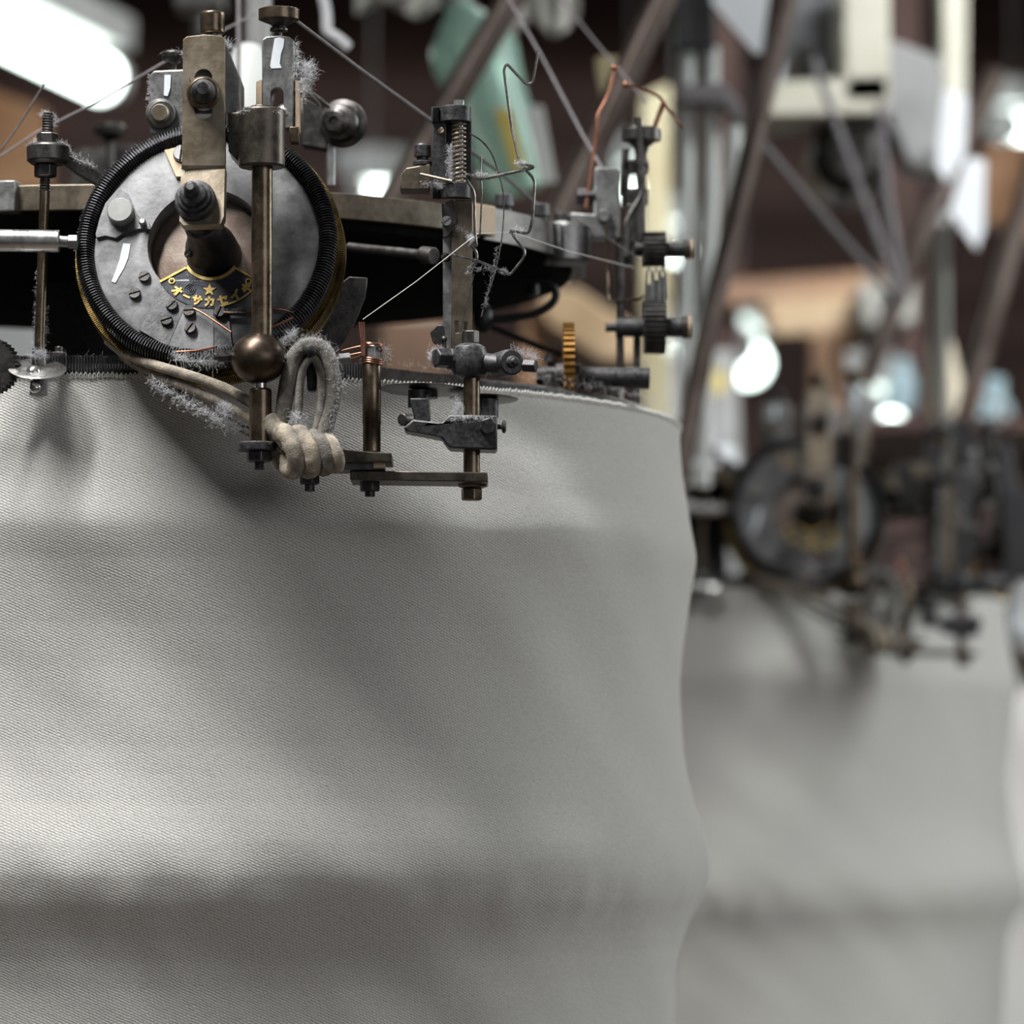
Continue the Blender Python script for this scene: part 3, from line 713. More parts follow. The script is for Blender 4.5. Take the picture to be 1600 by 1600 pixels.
# knot: turns wound round the bundle
for i, (x, mat) in enumerate(((447, 'felt_cream'), (473, 'felt_cream'), (497, 'felt_grey'), (517, 'felt_cream'))):
    pts = []
    for j in range(15):
        a = 2*pi*j/14+pi/2; rx = 13 if i < 3 else 10; ry = (34, 33, 30, 25)[i]
        pts.append((x+rx*cos(a)+(ry*sin(a))*-.28, 704+i*1.5-ry*sin(a)*.9, YC-.004-.007*cos(a)))
    cord('knot_turn', pts, (15, 14, 11, 10)[i], mat)
cord('knot_core', [(425, 700, YC+.003), (460, 708, YC+.003), (500, 708, YC+.003), (525, 705, YC+.003)], 19, 'felt_grey')
cord('knot_end', [(420, 655, YC-.001), (432, 672, YC-.003), (452, 694, YC-.004), (470, 718, YC-.003)], 15, 'felt_cream')
cord('tail_strand', [(440, 668, YC+.001), (400, 635, YC+.008), (350, 606, YC+.010), (290, 585, YC+.014), (240, 570, YC+.022), (200, 553, YC+.035), (170, 528, YC+.045)], 8.5, 'felt_cream')
cord('tail_strand', [(440, 690, YC+.004), (400, 660, YC+.009), (350, 632, YC+.012), (300, 608, YC+.016), (250, 588, YC+.024), (205, 562, YC+.037), (168, 532, YC+.047)], 7.5, 'felt_cream')
cord('tail_strand', [(440, 700, YC+.006), (400, 680, YC+.012), (360, 660, YC+.016), (320, 640, YC+.020), (280, 615, YC+.024), (235, 585, YC+.030), (190, 556, YC+.044)], 7, 'felt_grey')
lint(cd, [P(a, b, YC+.006) for a, b in ((235, 595), (290, 628), (340, 655), (375, 670))], .0026, 330, .004, .00007)
lint(cd, [P(348, 636, YC+.004), P(356, 645, YC+.004)], .002, 150, .004, .00008)
lint(cd, [P(462, 650, YC-.004), P(465, 670, YC-.004)], .002, 260, .004, .00008)
lint(cd, [P(448, 560, YC-.003), P(470, 532, YC-.003), P(500, 530, YC-.003), P(522, 560, YC-.003), P(528, 610, YC-.003), P(515, 680, YC-.003)], .0024, 420, .0032, .00006)
lint(cd, [P(440, 690, YC-.009), P(480, 700, YC-.009), P(520, 690, YC-.007)], .003, 260, .003, .00005)
lp_ = thing('cord_pin', 'small dark pin standing inside the felt cord loop', 'pin', P(488, 610, YC), mach='cord pins')
g = G().lathe(P(488, 552, YC+.012), (0, -1, -.04), [(9*k, 0), (9*k, .022), (7.5*k, .0235), (3*k, .024)], 24); part(lp_, 'head', g, 'cast_black')
g = G().prism(PP([(478, 560), (497, 560), (494, 610), (480, 610)], YC+.006), V((0, .01, 0))); part(lp_, 'shank', g, 'cast_black', bev=.0008)
g = G().cyl(P(500, 565, YC+.01), P(532, 561, YC+.012), 4*k, n=12).hex(P(529, 561, YC+.012), P(547, 559, YC+.013), 9*k); part(lp_, 'side_bolt', g, 'grey_steel', bev=.0003)

# ------------------------------------------------------------------ stop post with copper wire
YP = 2.015; k = K(YP)
sp = thing('stop_post', 'brass coloured post wound with copper wire at top', 'post', P(580, 705, YP), mach='stop posts')
g = G().lathe(P(581, 706, YP), (0, 0, 1), [(14*k, 0), (14*k, 42*k), (14.6*k, 43*k), (14.6*k, 139*k), (13*k, 142*k)], 28); part(sp, 'sleeve', g, 'oiled_brown_steel', 'golden brown sleeve', bev=.0002)
g = G().hex(P(582, 563, YP), P(582, 540, YP), 14*k, .3); part(sp, 'nut', g, 'grey_steel', bev=.0003)
g = G()
for j in range(5):
    yy = 568-j*3.2 if j < 3 else 544-j*1.5
    g.tube([P(582, yy, YP)+V((16*k*cos(a), 16*k*sin(a), 1.5*k*sin(2*a))) for a in [2*pi*i/18 for i in range(18)]], 1.4*k, 6, closed=True)
g.tube(bent([P(534, 548, YP-.002), P(566, 540, YP-.004), P(598, 543, YP-.002), P(594, 555, YP)]), 1.5*k, 6)
g.tube(bent([P(540, 556, YP-.002), P(570, 550, YP-.004), P(560, 558, YP-.004), P(540, 562, YP-.002)]), 1.5*k, 6)
for dx in (0, 3, 6): g.tube(bent([P(566+dx*.6, 556, YP-.004), P(563+dx, 525, YP-.004), P(561+dx*1.2, 503, YP-.004)]), 1.6*k, 6)
part(sp, 'copper_wire', g, 'copper', 'copper wire binding')
lint(sp, [P(585, 540, YP), P(602, 545, YP), P(604, 560, YP)], .0014, 60, .004)

# link plates under it
lk = thing('link_arm', 'flat dark link bars bolted across in front of fabric', 'link', P(580, 770, YP), mach='link arms')
g = G().prism(PP([(470, 700), (500, 700), (612, 708), (612, 722), (470, 720)], 1.995), V((0, .03, 0))); part(lk, 'upper_bar', g, 'dark_bronze', bev=.0005)
g = G().prism(PP([(470, 719), (601, 719), (601, 733), (470, 735)], 2.0), V((0, .022, 0))); part(lk, 'spacer', g, 'dark_plate', bev=.0004)
g = G().prism(PP([(583, 721), (602, 719), (602, 731), (583, 731)], 1.999), V((0, .004, 0))); part(lk, 'tip', g, 'rust_tan', 'tan worn tip', bev=.0003)
g = G().prism(PP([(547, 735), (762, 738), (762, 753), (547, 750)], 2.003), V((0, .03, 0))); part(lk, 'lower_bar', g, 'dark_bronze', bev=.0005)
for px, y0, y1, y2, r in ((578, 750, 768, 776, 16), (484, 742, 757, 768, 16)):
    g = G().hex(P(px, y1, 2.012), P(px, y0, 2.012), r*k, .3).cyl(P(px, y2, 2.012), P(px, y1, 2.012), 8*k, n=14); part(lk, 'bolt', g, 'cast_black', bev=.0003)
g = G().lathe(P(738, 764, 2.02), (0, 0, 1), [(14*k, 0), (22*k, 3*k), (25*k, 10*k), (24*k, 20*k), (20*k, 24*k)], 28).hex(P(737, 782, 2.02), P(737, 763, 2.02), 17*k, .25); part(lk, 'end_nut', g, 'oiled_brown_steel', 'dark brown end nut', bev=.0003)

# ------------------------------------------------------------------ clamp post
YK = 2.025; k = K(YK)
cpz = thing('clamp_post', 'short steel post with two black clamp castings', 'post', P(737, 735, YK), mach='clamp posts')
part(cpz, 'rod', vrod(737, 585, 740, 13, YK, 28), 'oiled_brown_steel')
g = G().lathe(P(734, 592, YK), (0, 0, 1), [(14*k, 0), (25*k, 6*k), (29*k, 18*k), (28*k, 38*k), (24*k, 50*k), (14*k, 55*k)], 32)
g.cyl(P(715, 563, YK), P(700, 560, YK-.002), 18*k, 16*k).cyl(P(750, 566, YK), P(785, 570, YK-.004), 16*k, 14*k)
part(cpz, 'upper_clamp', g, 'cast_black', 'black upper casting', bev=.0004)
g = G().hex(P(735, 537, YK), P(735, 517, YK), 14*k, .4); part(cpz, 'top_nut', g, 'gunmetal', bev=.0003)
g = G().hex(P(702, 560, YK-.002), P(680, 559, YK-.006), 16*k, .2); part(cpz, 'side_bolt', g, 'cast_black', bev=.0004)
c = P(790, 568, YK-.002); ax = V((.45, -1, .0)).normalized()
g = G().lathe(c, ax, [(20*k, -.008), (21*k, .002), (20.5*k, .0065), (18*k, .007), (9*k, .007), (9*k, .009), (5*k, .0095), (5*k, .0115)], 32); part(cpz, 'cross_shaft', g, 'cast_black', 'black stub shaft', bev=.0003)
g = G().hex(P(818, 571, YK-.004), P(838, 572, YK-.006), 11*k); part(cpz, 'side_bolt', g, 'cast_black', bev=.0003)
g = G().prism(PP([(697, 652), (703, 648), (775, 649), (777, 652), (777, 700), (773, 703), (703, 700), (697, 694), (690, 684), (672, 680), (634, 673), (630, 668), (645, 655), (690, 660)], YK-.010), V((0, .020, 0)))
part(cpz, 'lower_clamp', g, 'cast_black', 'black lower casting with arm', bev=.0012)
g = G().hex(P(762, 666, YK-.008), P(763, 666, YK-.016), 14*k, .3); part(cpz, 'front_bolt', g, 'cast_black', bev=.0003)
g = G().cyl(P(776, 667, YK), P(787, 667, YK), 4*k, n=12).lathe(P(784, 667, YK), (1, 0, 0), [(6*k, 0), (10*k, 2*k), (10*k, 5*k), (6*k, 7*k)], 16); part(cpz, 'thumb_screw', g, 'cast_black')
g = G().prism(PP([(640, 622), (671, 622), (673, 668), (650, 668)], YK), V((0, .012, 0))); part(cpz, 'arm_stub', g, 'cast_black', bev=.0006)
g = G().cyl(P(640, 655, YK-.003), P(628, 656, YK-.007), 10*k, n=16); part(cpz, 'arm_screw', g, 'gunmetal', bev=.0004)
lint(cpz, [P(700, 655, YK-.012), P(735, 652, YK-.012), P(770, 655, YK-.012)], .001, 100, .0022)
lint(cpz, [P(670, 560, YK-.003), P(676, 550, YK-.003), P(690, 545, YK-.003)], .0012, 90, .003)
lint(cpz, [P(712, 622, YK-.006), P(718, 640, YK-.006), P(712, 648, YK-.006)], .0012, 140, .003)
lint(cpz, [P(800, 548, YK-.003), P(825, 552, YK-.003), P(838, 560, YK-.003)], .0015, 90, .004)
# thin sinker discs
for lab, c, r, y0, y1, sx in (('larger thin steel sinker disc left of clamp post', P(664, 609, 2.058), .0208, 612, 640, 655), ('smaller thin steel sinker disc right of clamp post', P(756, 623, 2.06), .0160, 628, 655, 762)):
    d = thing('sinker_disc', lab, 'disc', c, mach='sinker discs')
    part(d, 'blade', G().lathe(c, (.02, .05, 1), [(.003, -.0009), (r*.9, -.0006), (r, 0), (r*.9, .0004), (.003, .0006)], 96), 'gunmetal', 'thin round blade')
    s_ = P(sx, y0, c.y); g = G().cyl(V((s_.x, c.y-.008, c.z-.001)), V((s_.x, c.y-.008, P(sx, y1, c.y).z)), 17*K(2.05), n=24).cyl(c, c-V((0, 0, .004)), 20*K(2.05), n=24); part(d, 'spindle', g, 'cast_black')

# ------------------------------------------------------------------ flat upright bar with spring bracket
YF = 2.045; k = K(YF)
ub = thing('upright_bar', 'flat upright steel bar with two small slots', 'bar', P(722, 545, YF), mach='upright bars')
rect = lambda x0, y0, x1, y1, Y: PP([(x0, y0), (x1, y0), (x1, y1), (x0, y1)], Y)
g = G().prism(PP([(706, 322), (712, 312), (738, 312), (738, 545), (705, 545)], YF), V((0, .006, 0)), [rect(711, 502, 716, 520, YF), rect(725, 503, 730, 520, YF)])
part(ub, 'bar', g, 'brown_plate', bev=.0003)
g = G().prism(PP([(692, 345), (707, 335), (707, 545), (692, 545)], YF+.003), V((0, .008, 0))); part(ub, 'side_bar', g, 'grey_steel', bev=.0003)
g = G().prism(PP([(690, 318), (708, 312), (714, 345), (702, 368), (692, 372)], YF-.001), V((0, .004, 0))); part(ub, 'cheek_plate', g, 'gunmetal', bev=.0003)
screw(ub, P(698, 346, YF-.002), (0, -1, 0), 8*k, .002, 'grey_steel'); screw(ub, P(697, 402, YF+.002), (-.3, -1, 0), 7*k, .002, 'gunmetal')
g = G().prism(PP([(672, 520), (684, 508), (692, 508), (694, 535), (684, 540), (676, 534)], YF+.002), V((0, .003, 0))); part(ub, 'latch', g, 'gunmetal', bev=.0003)
g = G().sphere(P(694, 530, YF-.001), 5*k, 14).cyl(P(694, 533, YF), P(694, 560, YF), 3.5*k, n=10); part(ub, 'pin', g, 'gunmetal')
lint(ub, [P(690, 345, YF), P(740, 368, YF-.002), P(735, 372, YF-.002)], .0008, 60, .003)

sb = thing('spring_plunger', 'black C shaped bracket around a coil spring plunger', 'bracket', P(705, 312, YF), mach='spring plungers')
YL = YF-.004
def lug(y0, y1):
    c = P(712, y1, YL+.004); h = (y1-y0)*k; prof = []
    pts = [P(674, y1, YL+.002), P(676, y1, YL-.002)]+[c+V((24*k*cos(a), -24*k*sin(a)*.95, 0)) for a in [pi-pi*i/12 for i in range(13)]]+[P(736, y1, YL+.016), P(674, y1, YL+.016)]
    return G().prism(pts, V((0, 0, h)))
part(sb, 'top_lug', lug(167, 191), 'cast_black', bev=.0006)
part(sb, 'bottom_lug', lug(288, 311), 'cast_black', bev=.0006)
g = G().prism(PP([(675, 172), (697, 172), (697, 305), (675, 305)], YL+.004), V((0, .012, 0))).prism(PP([(697, 185), (737, 185), (737, 300), (697, 300)], YL+.014), V((0, .003, 0))); part(sb, 'back_wall', g, 'cast_black', bev=.0005)
cs = P(717, 290, YL+.0035); H = 103*k
part(sb, 'plunger', G().cyl(cs, cs+V((0, 0, H)), 7*k, n=20).cyl(cs+V((0, 0, H)), cs+V((0, 0, H+30*k)), 8.5*k, n=20), 'grey_steel')
turns = 15
g = G().tube([cs+V((9.5*k*cos(a), 9.5*k*sin(a), H*a/(2*pi*turns))) for a in [2*pi*turns*i/(turns*18) for i in range(turns*18+1)]], 2.2*k, 7); part(sb, 'coil_spring', g, 'tan_steel', 'steel coil spring')
g = G().prism(PP([(625, 274), (635, 262), (672, 256), (672, 296), (625, 296)], YL+.004), V((0, .016, 0))); part(sb, 'mount_block', g, 'brown_plate', bev=.0005)
g = G().lathe(P(660, 258, YL+.008), (0, 0, 1), [(15*k, 0), (15*k, 5*k), (9*k, 7*k), (9*k, 12*k), (13*k, 13*k), (13*k, 30*k), (11*k, 33*k)], 24); part(sb, 'set_screw', g, 'cast_black')
g = G().tube([P(657, 272, YL), P(706, 283, YL-.003)], 2.2*k, 6); part(sb, 'latch_wire', g, 'tan_steel')
screw(sb, P(689, 204, YL+.003), (0, -1, 0), 5*k, .0015, 'rust_tan')
lint(sb, [P(705, 225, YL), P(703, 255, YL), P(705, 282, YL)], .0011, 160, .003)
lint(sb, [P(680, 285, YL), P(690, 292, YL), P(660, 285, YL)], .001, 70, .003)

# ------------------------------------------------------------------ bent wire guide
YG = 2.025; k = K(YG)
wg = thing('wire_yarn_guide', 'bent steel wire guide with dangling hooks', 'wire guide', P(760, 440, YG), mach='wire yarn guides')
def wire(name, pts, r, Y=YG, rd=.0025, mat='wire_steel', par=None):
    return part(par or wg, name, G().tube(bent([P(a, b, Y if len(t) == 0 else Y+t[0]) for a, b, *t in pts], rd), r*k, 7), mat)
wire('top_arm', [(812, 256), (837, 261), (818, 266), (760, 279), (745, 280), (733, 273), (727, 274)], 2.6)
wire('long_hook', [(727, 276), (731, 284), (741, 300), (742, 365), (745, 387), (737, 378)], 2.4)
wire('side_hook', [(818, 262), (836, 281), (832, 342), (826, 365), (812, 363), (797, 361)], 2.4)
wire('curl_hook', [(731, 375), (745, 395), (745, 408), (733, 426), (737, 415), (743, 410)], 2.6)
wire('curl_hook', [(797, 362), (820, 392), (819, 402), (797, 430), (785, 424), (748, 408), (705, 398)], 2.2)
part(wg, 'hair_wire', G().tube(crv(PP([(733, 208), (752, 220), (768, 240), (778, 268), (786, 300), (787, 335), (783, 380), (772, 430), (760, 465), (752, 495)], YG+.004), 6), 1.2*k, 6), 'wire_steel')
wire('short_pin', [(752, 245), (751, 270), (753, 300), (750, 366)], 1.4)
wire('feeler_wire', [(813, 258), (800, 205, .01), (787, 110, .02), (791, 99, .02), (822, 132, .022), (832, 130, .022), (841, 80, .022)], 2.2, rd=.0045)
lint(wg, [P(808, 254, YG), P(818, 255, YG), P(815, 262, YG)], .0010, 130, .0026)
lint(wg, [P(745, 270, YG), P(752, 272, YG), P(775, 275, YG)], .0010, 70, .0026)
lint(wg, [P(735, 372, YG), P(737, 380, YG), P(733, 368, YG)], .0009, 90, .0028)
lint(wg, [P(805, 355, YG), P(815, 360, YG), P(797, 365, YG)], .0010, 60, .0028)
lint(wg, [P(733, 424, YG), P(738, 418, YG), P(790, 425, YG), P(783, 423, YG)], .0009, 80, .0026)
lint(wg, [P(778, 385, YG+.004), P(766, 440, YG+.004), P(757, 480, YG+.004)], .0006, 70, .002)

# ------------------------------------------------------------------ left spindle, horizontal bar, edge disc
YT = 2.037; k = K(YT)
tr = thing('threaded_spindle', 'upright threaded spindle with bored boss and bottom disc', 'spindle', P(58, 620, YT), mach='threaded spindles')
part(tr, 'thread', thread_rod(P(74, 212, YT), P(75, 178, YT), 9*k), 'gunmetal')
g = G().hex(P(74, 226, YT), P(74, 208, YT), 17*k, .5); part(tr, 'top_nut', g, 'gunmetal', bev=.0003)
g = G().lathe(P(75, 257, YT), (0, 0, 1), [(26*k, 0), (33*k, 5*k), (33.5*k, 27*k), (31*k, 31*k)], 36)
g.prism(PP([(100, 238), (150, 262), (165, 280), (165, 296), (118, 270), (98, 256)], YT+.002), V((0, .01, 0)))
part(tr, 'boss', g, 'gunmetal', 'dusty boss with side arm', bev=.0005)
g = G().hex(P(71, 277, YT), P(71, 257, YT), 18*k, .5); part(tr, 'lower_nut', g, 'gunmetal', bev=.0003)
part(tr, 'lower_thread', thread_rod(P(70, 300, YT), P(70.5, 276, YT), 8.5*k), 'gunmetal')
g = G().cyl(P(61, 560, YT), P(70, 298, YT), 8*k, n=24); part(tr, 'rod', g, 'oiled_brown_steel')
c = P(58, 577, YT-.004); ax = V((.05, -.42, .9)).normalized()
g = G().lathe(c, ax, [(6*k, -.0010), (44*k, -.0004), (46*k, .0002), (44*k, .0006), (6*k, .0012)], 64); part(tr, 'disc', g, 'bright_steel', 'thin bright disc')
for dx, dy, r in ((52, 583, 12), (55, 606, 9)):
    c = P(dx, dy, YT-.008); g = G().sphere(c, r*k, 20).cyl(c, c+V((0, .01, .002)), r*.9*k, n=14); part(tr, 'end_screw', g, 'bright_steel', 'shiny domed screw')
g = G().cyl(P(60, 618, YT), P(61, 545, YT), 14*k, 11*k, 20); part(tr, 'foot', g, 'gunmetal')
lint(tr, [P(58, 548, YT-.004), P(70, 556, YT-.004), P(48, 556, YT-.004)], .0015, 200, .003)
lint(tr, [P(70, 590, YT-.006), P(74, 605, YT-.006), P(62, 620, YT-.006), P(50, 615, YT-.006)], .0018, 300, .003)
lint(tr, [P(62, 180, YT), P(72, 175, YT-.002), P(87, 182, YT), P(85, 200, YT)], .0008, 110, .002)
lint(tr, [P(45, 228, YT), P(58, 220, YT), P(95, 222, YT), P(112, 240, YT), P(150, 262, YT)], .0011, 200, .0024)
lint(tr, [P(60, 420, YT), P(56, 480, YT), P(52, 540, YT), P(72, 480, YT), P(70, 540, YT)], .0008, 160, .002)

YH = 2.018; k = K(YH)
hb = thing('cross_bar', 'polished horizontal bar crossing in front of the spindle', 'bar', P(40, 395, YH), mach='polished cross bars')
g = G().cyl(P(-60, 375, YH), P(93, 377, YH), 17.5*k, n=32); part(hb, 'bar', g, 'bright_steel', bev=.0004)
g = G().cyl(P(92, 377, YH), P(108, 378, YH), 9*k, n=18).hex(P(106, 378, YH), P(122, 378, YH), 12*k); part(hb, 'tip', g, 'grey_steel', bev=.0003)
YD = 2.03; c = P(-22, 572, YD); k = K(YD)
g = G(); vs = []
for i in range(80):
    a = 2*pi*i/80
    r = (48 if i % 2 else 44)*k; vs.append(c+V((r*cos(a), 0, r*sin(a)*.95)))
g.prism(vs, V((.002, .004, 0))); g.lathe(c+V((0, .001, 0)), (0, -1, 0), [(16*k, 0), (16*k, .004), (10*k, .006)], 24)
ed = solo('toothed_disc', 'dark toothed disc cut off by the left picture edge', 'disc', g, 'gunmetal', mach='toothed discs')

# ------------------------------------------------------------------ right hand feed unit (slightly out of focus)
YE = 2.26; k = K(YE)
fu = thing('feed_bracket', 'grey feed bracket with upright strips and disc knob', 'bracket', P(965, 620, YE), mach='feed brackets')
g = G().prism(PP([(929, 264), (933, 261), (966, 262), (969, 266), (969, 372), (905, 370), (892, 352), (892, 332), (928, 335)], YE), V((0, .014, 0))); part(fu, 'block', g, 'grey_steel', bev=.0006)
g = G().lathe(P(944, 339, YE), (0, -1, 0), [(11*k, -.002), (11*k, .003), (8*k, .0045)], 24); part(fu, 'bolt', g, 'grey_steel')
g = G().hex(P(900, 307, YE+.003), P(930, 307, YE+.003), 14*k); part(fu, 'side_nut', g, 'cast_black', bev=.0004)
g = G().lathe(P(1002, 262, YE), (0, 0, 1), [(7*k, -120*k), (7*k, 0), (11*k, 6*k), (9*k, 20*k), (12*k, 32*k), (22*k, 40*k), (31*k, 42*k), (31*k, 58*k), (29*k, 61*k)], 36); part(fu, 'disc_knob', g, 'gunmetal', 'dark mushroom knob')
g = G().tube(bent(PP([(998, 184), (1000, 240), (1006, 300), (984, 335), (978, 350), (978, 400)], YE-.012), .006), 5*k, 8); part(fu, 'lever', g, 'gunmetal', 'thin bent lever')
for a, b, c_, d in ((972, 232, 983, 300), (975, 250, 1014, 268), (975, 295, 1013, 318), (980, 318, 1006, 332), (985, 330, 997, 380)):
    g = G().prism(PP([(a, b), (c_, b), (c_, d), (a, d)], YE+.004), V((0, .010, 0))); part(fu, 'clip', g, 'gunmetal', bev=.0005)
g = G().prism(PP([(962, 366), (975, 366), (975, 616), (964, 618)], YE+.002), V((0, .006, 0))); part(fu, 'upright_strip', g, 'gunmetal', bev=.0004)
g = G().prism(PP([(990, 505), (1001, 505), (1001, 640), (990, 640)], YE+.002), V((0, .006, 0))); part(fu, 'upright_strip', g, 'gunmetal', bev=.0004)
g = G().prism(PP([(973, 365), (991, 365), (991, 410), (973, 418)], YE+.006), V((0, .006, 0))); part(fu, 'upright_strip', g, 'gunmetal', bev=.0004)
g = G().tube(bent(PP([(948, 350), (949, 460), (952, 470), (1000, 468), (1008, 462)], YE-.004), .003), 2.2*k, 7); part(fu, 'wire_pin', g, 'oiled_brown_steel')
def gear(lab, cx, y0, y1, x0, x1, Y, teeth, mat, shaft, mt='tooth'):
    k = K(Y); cy = (y0+y1)/2; R = (y1-y0)/2*k
    t = thing('spur_gear', lab, 'gear', P(cx, y1, Y), mach='feed gears')
    pts = []
    for i in range(teeth):
        a = 2*pi*i/teeth; s_ = 2*pi/teeth
        for f, rr in ((-.30, .86), (-.2, 1), (.2, 1), (.30, .86)):
            pts.append(P(x0, cy, Y)+V((0, R*rr*cos(a+f*s_), R*rr*sin(a+f*s_))))
    part(t, 'toothed_rim', G().prism(pts, V(((x1-x0)*k, 0, 0))), mat)
    for nm, a, b, r, m_ in shaft:
        part(t, nm, G().cyl(P(a, cy, Y), P(b, cy, Y), r*k, n=24), m_, bev=.0003)
    return t
gear('upper black spur gear on a short shaft', 1022, 362, 417, 1005, 1040, YE, 22, 'gunmetal', (('shaft', 992, 1070, 11, 'cast_black'), ('flange', 1068, 1079, 15, 'gunmetal'), ('washer', 1079, 1083, 15, 'rust_tan')))
gear('lower larger black spur gear on a longer shaft', 1022, 470, 553, 1005, 1040, YE, 30, 'gunmetal', (('shaft', 962, 1066, 15, 'cast_black'), ('pointed_end', 946, 964, 7, 'cast_black'), ('flange', 1066, 1075, 18, 'gunmetal'), ('washer', 1075, 1080, 18, 'rust_tan')))
g = G()
for x in (1014, 1025, 1035): g.tube(bent(PP([(x-4, 470), (x-3, 425), (x, 418), (x+4, 425), (x+5, 468)], YE-.004), .002), 2*k, 6)
g.prism(PP([(1012, 445), (1038, 430), (1038, 472), (1012, 472)], YE+.002), V((0, .008, 0)))
solo('gear_fork', 'small forked casting between the two black spur gears', 'fork', g, 'grey_steel', mach='gear forks')
gear('thin orange brass gear seen edge on behind rim', 888, 504, 672, 880, 897, 2.2, 46, 'old_brass', (('collar', 868, 908, 20, 'cast_black'),))
g = G().cyl(P(838, 587, 2.2), P(995, 590, 2.2), 15*K(2.2), n=28)
ls = thing('lower_shaft', 'dark horizontal shaft lying just above the needle ring', 'shaft', P(920, 600, 2.2), mach='lower shafts')
part(ls, 'rod', g, 'cast_black'); part(ls, 'collar', G().cyl(P(978, 590, 2.2), P(1015, 591, 2.2), 17*K(2.2), n=28), 'cast_black', bev=.0005)
g = G().cyl(P(860, 575, 2.2), P(860, 558, 2.2), 5*K(2.2), n=12).cyl(P(860, 566, 2.2), P(860, 556, 2.2), 11*K(2.2), n=16); part(ls, 'set_screw', g, 'cast_black')
# copper yarn wires above
cw = thing('copper_feeler', 'bent bright copper wire rising beside the feed bracket', 'wire', P(918, 300, YE), mach='copper feelers')
part(cw, 'long_wire', G().tube(bent(PP([(915, 325), (920, 290), (931, 215), (932, 182), (950, 150), (960, 110), (958, 104)], YE), .004), 3*k, 8), 'copper')
part(cw, 'tip', G().sphere(P(960, 106, YE), 6*k, 14), 'copper')
part(cw, 'cross_wire', G().tube(bent(PP([(975, 130), (1000, 138), (1032, 152), (1038, 165), (1068, 200)], YE), .004), 2.3*k, 7), 'copper')
part(cw, 'short_wire', G().tube(bent(PP([(1037, 160), (1030, 178), (1022, 202)], YE), .004), 4*k, 7), 'copper')
part(cw, 'tip', G().sphere(P(978, 132, YE), 6*k, 14), 'copper')
# black hose loop
g = G().tube(crv(PP([(757, 498), (790, 498), (835, 490), (862, 474), (868, 455), (850, 440), (815, 432), (770, 430), (700, 440)], 2.30), 8), 6.5*K(2.3), 12)
g.cyl(P(833, 445, 2.31), P(834, 462, 2.31), 9*K(2.3), n=12).sphere(P(755, 497, 2.3), 16*K(2.3), 16, (1, 1, 1.5))
solo('black_hose', 'black rubber hose looping out below the dial', 'hose', g, 'rubber', mach='black hoses')
g = G().tube(crv(PP([(750, 505), (790, 520), (850, 545), (900, 560)], 2.36), 6), 5*K(2.36), 10)
solo('black_lead', 'thin dark lead running down right under the hose', 'cable', g, 'rubber', mach='dark leads')

# ------------------------------------------------------------------ yarns of the near machine
def yarn(label, pts, r, mat='thread_grey'):
    g = G().tube([P(a, b, y) for a, b, y in pts], r, 6); return solo('yarn', label, 'yarn', g, mat, group='yarns around the near machine')
yarn('bright taut yarn from stop post up to wire guide', [(567, 499, 2.012), (650, 440, 2.016), (733, 375, 2.021)], .00022, 'loop_white')
yarn('fine yarn crossing from wire guide to upright strip', [(733, 375, 2.021), (746, 365, 2.03), (800, 363, 2.07), (890, 393, 2.15), (990, 418, 2.25)], .00020, 'loop_white')
yarn('dark short yarn dropping down the flat upright bar', [(741, 428, 2.022), (731, 470, 2.03), (719, 520, 2.04)], .00022, 'thread_dark')
yarn('long grey yarn slanting from round knob to dial', [(440, 15, 2.06), (560, 106, 2.13), (690, 200, 2.20), (800, 285, 2.26), (840, 320, 2.28)], .0008)
yarn('long grey yarn slanting from top centre to copper wire', [(790, -10, 2.45), (850, 95, 2.42), (910, 210, 2.36), (940, 262, 2.30)], .0008)
yarn('grey yarn slanting down right behind the copper tip', [(870, -10, 2.6), (930, 65, 2.5), (985, 130, 2.4), (1010, 160, 2.38)], .0006)
yarn('pale yarn crossing under the big lamp', [(-20, 258, 2.2), (60, 205, 2.2), (150, 160, 2.2), (265, 92, 2.22), (420, 10, 2.3)], .0005)
yarn('dark yarn rising at the left picture edge', [(-10, 250, 2.15), (30, 195, 2.15), (70, 130, 2.15)], .0005, 'thread_dark')
yarn('fine yarn from dial edge to the upper gear', [(870, 325, 2.2), (930, 360, 2.22), (1000, 405, 2.24)], .0003)
yarn('pale cord hanging straight down behind the bracket', [(373, -20, 2.32), (373, 60, 2.32), (372, 150, 2.32)], .0013)

# ------------------------------------------------------------------ second and third machine: copies of every thing
def copy_tree(o, par=None):
    c = o.copy(); COL.objects.link(c)
    if par: c.parent = par
    for ch in list(o.children): copy_tree(ch, c)
    return c
def transfer(cx, cy, dz, yaw, words, only=None):
    T = Matrix.Translation((cx, cy, dz)) @ Matrix.Rotation(yaw, 4, 'Z') @ Matrix.Translation((-CX, -CY, 0))
    for o, lab, cat, grp in list(MACH):
        if only and o.name.split('.')[0] not in only: continue
        c = copy_tree(o); p = T @ V(o.location); c.location = p; c.rotation_euler = (0, 0, yaw)
        c['label'] = lab+words
transfer(.120, 3.64, -.024, radians(8.4), ' on the blurred machine behind')
transfer(.46, 5.05, -.03, radians(12), ' on the farthest machine', ('knitted_fabric_tube', 'knitting_machine_head', 'slotted_bracket', 'spring_plunger', 'upright_bar', 'feed_bracket', 'loop_wheel'))

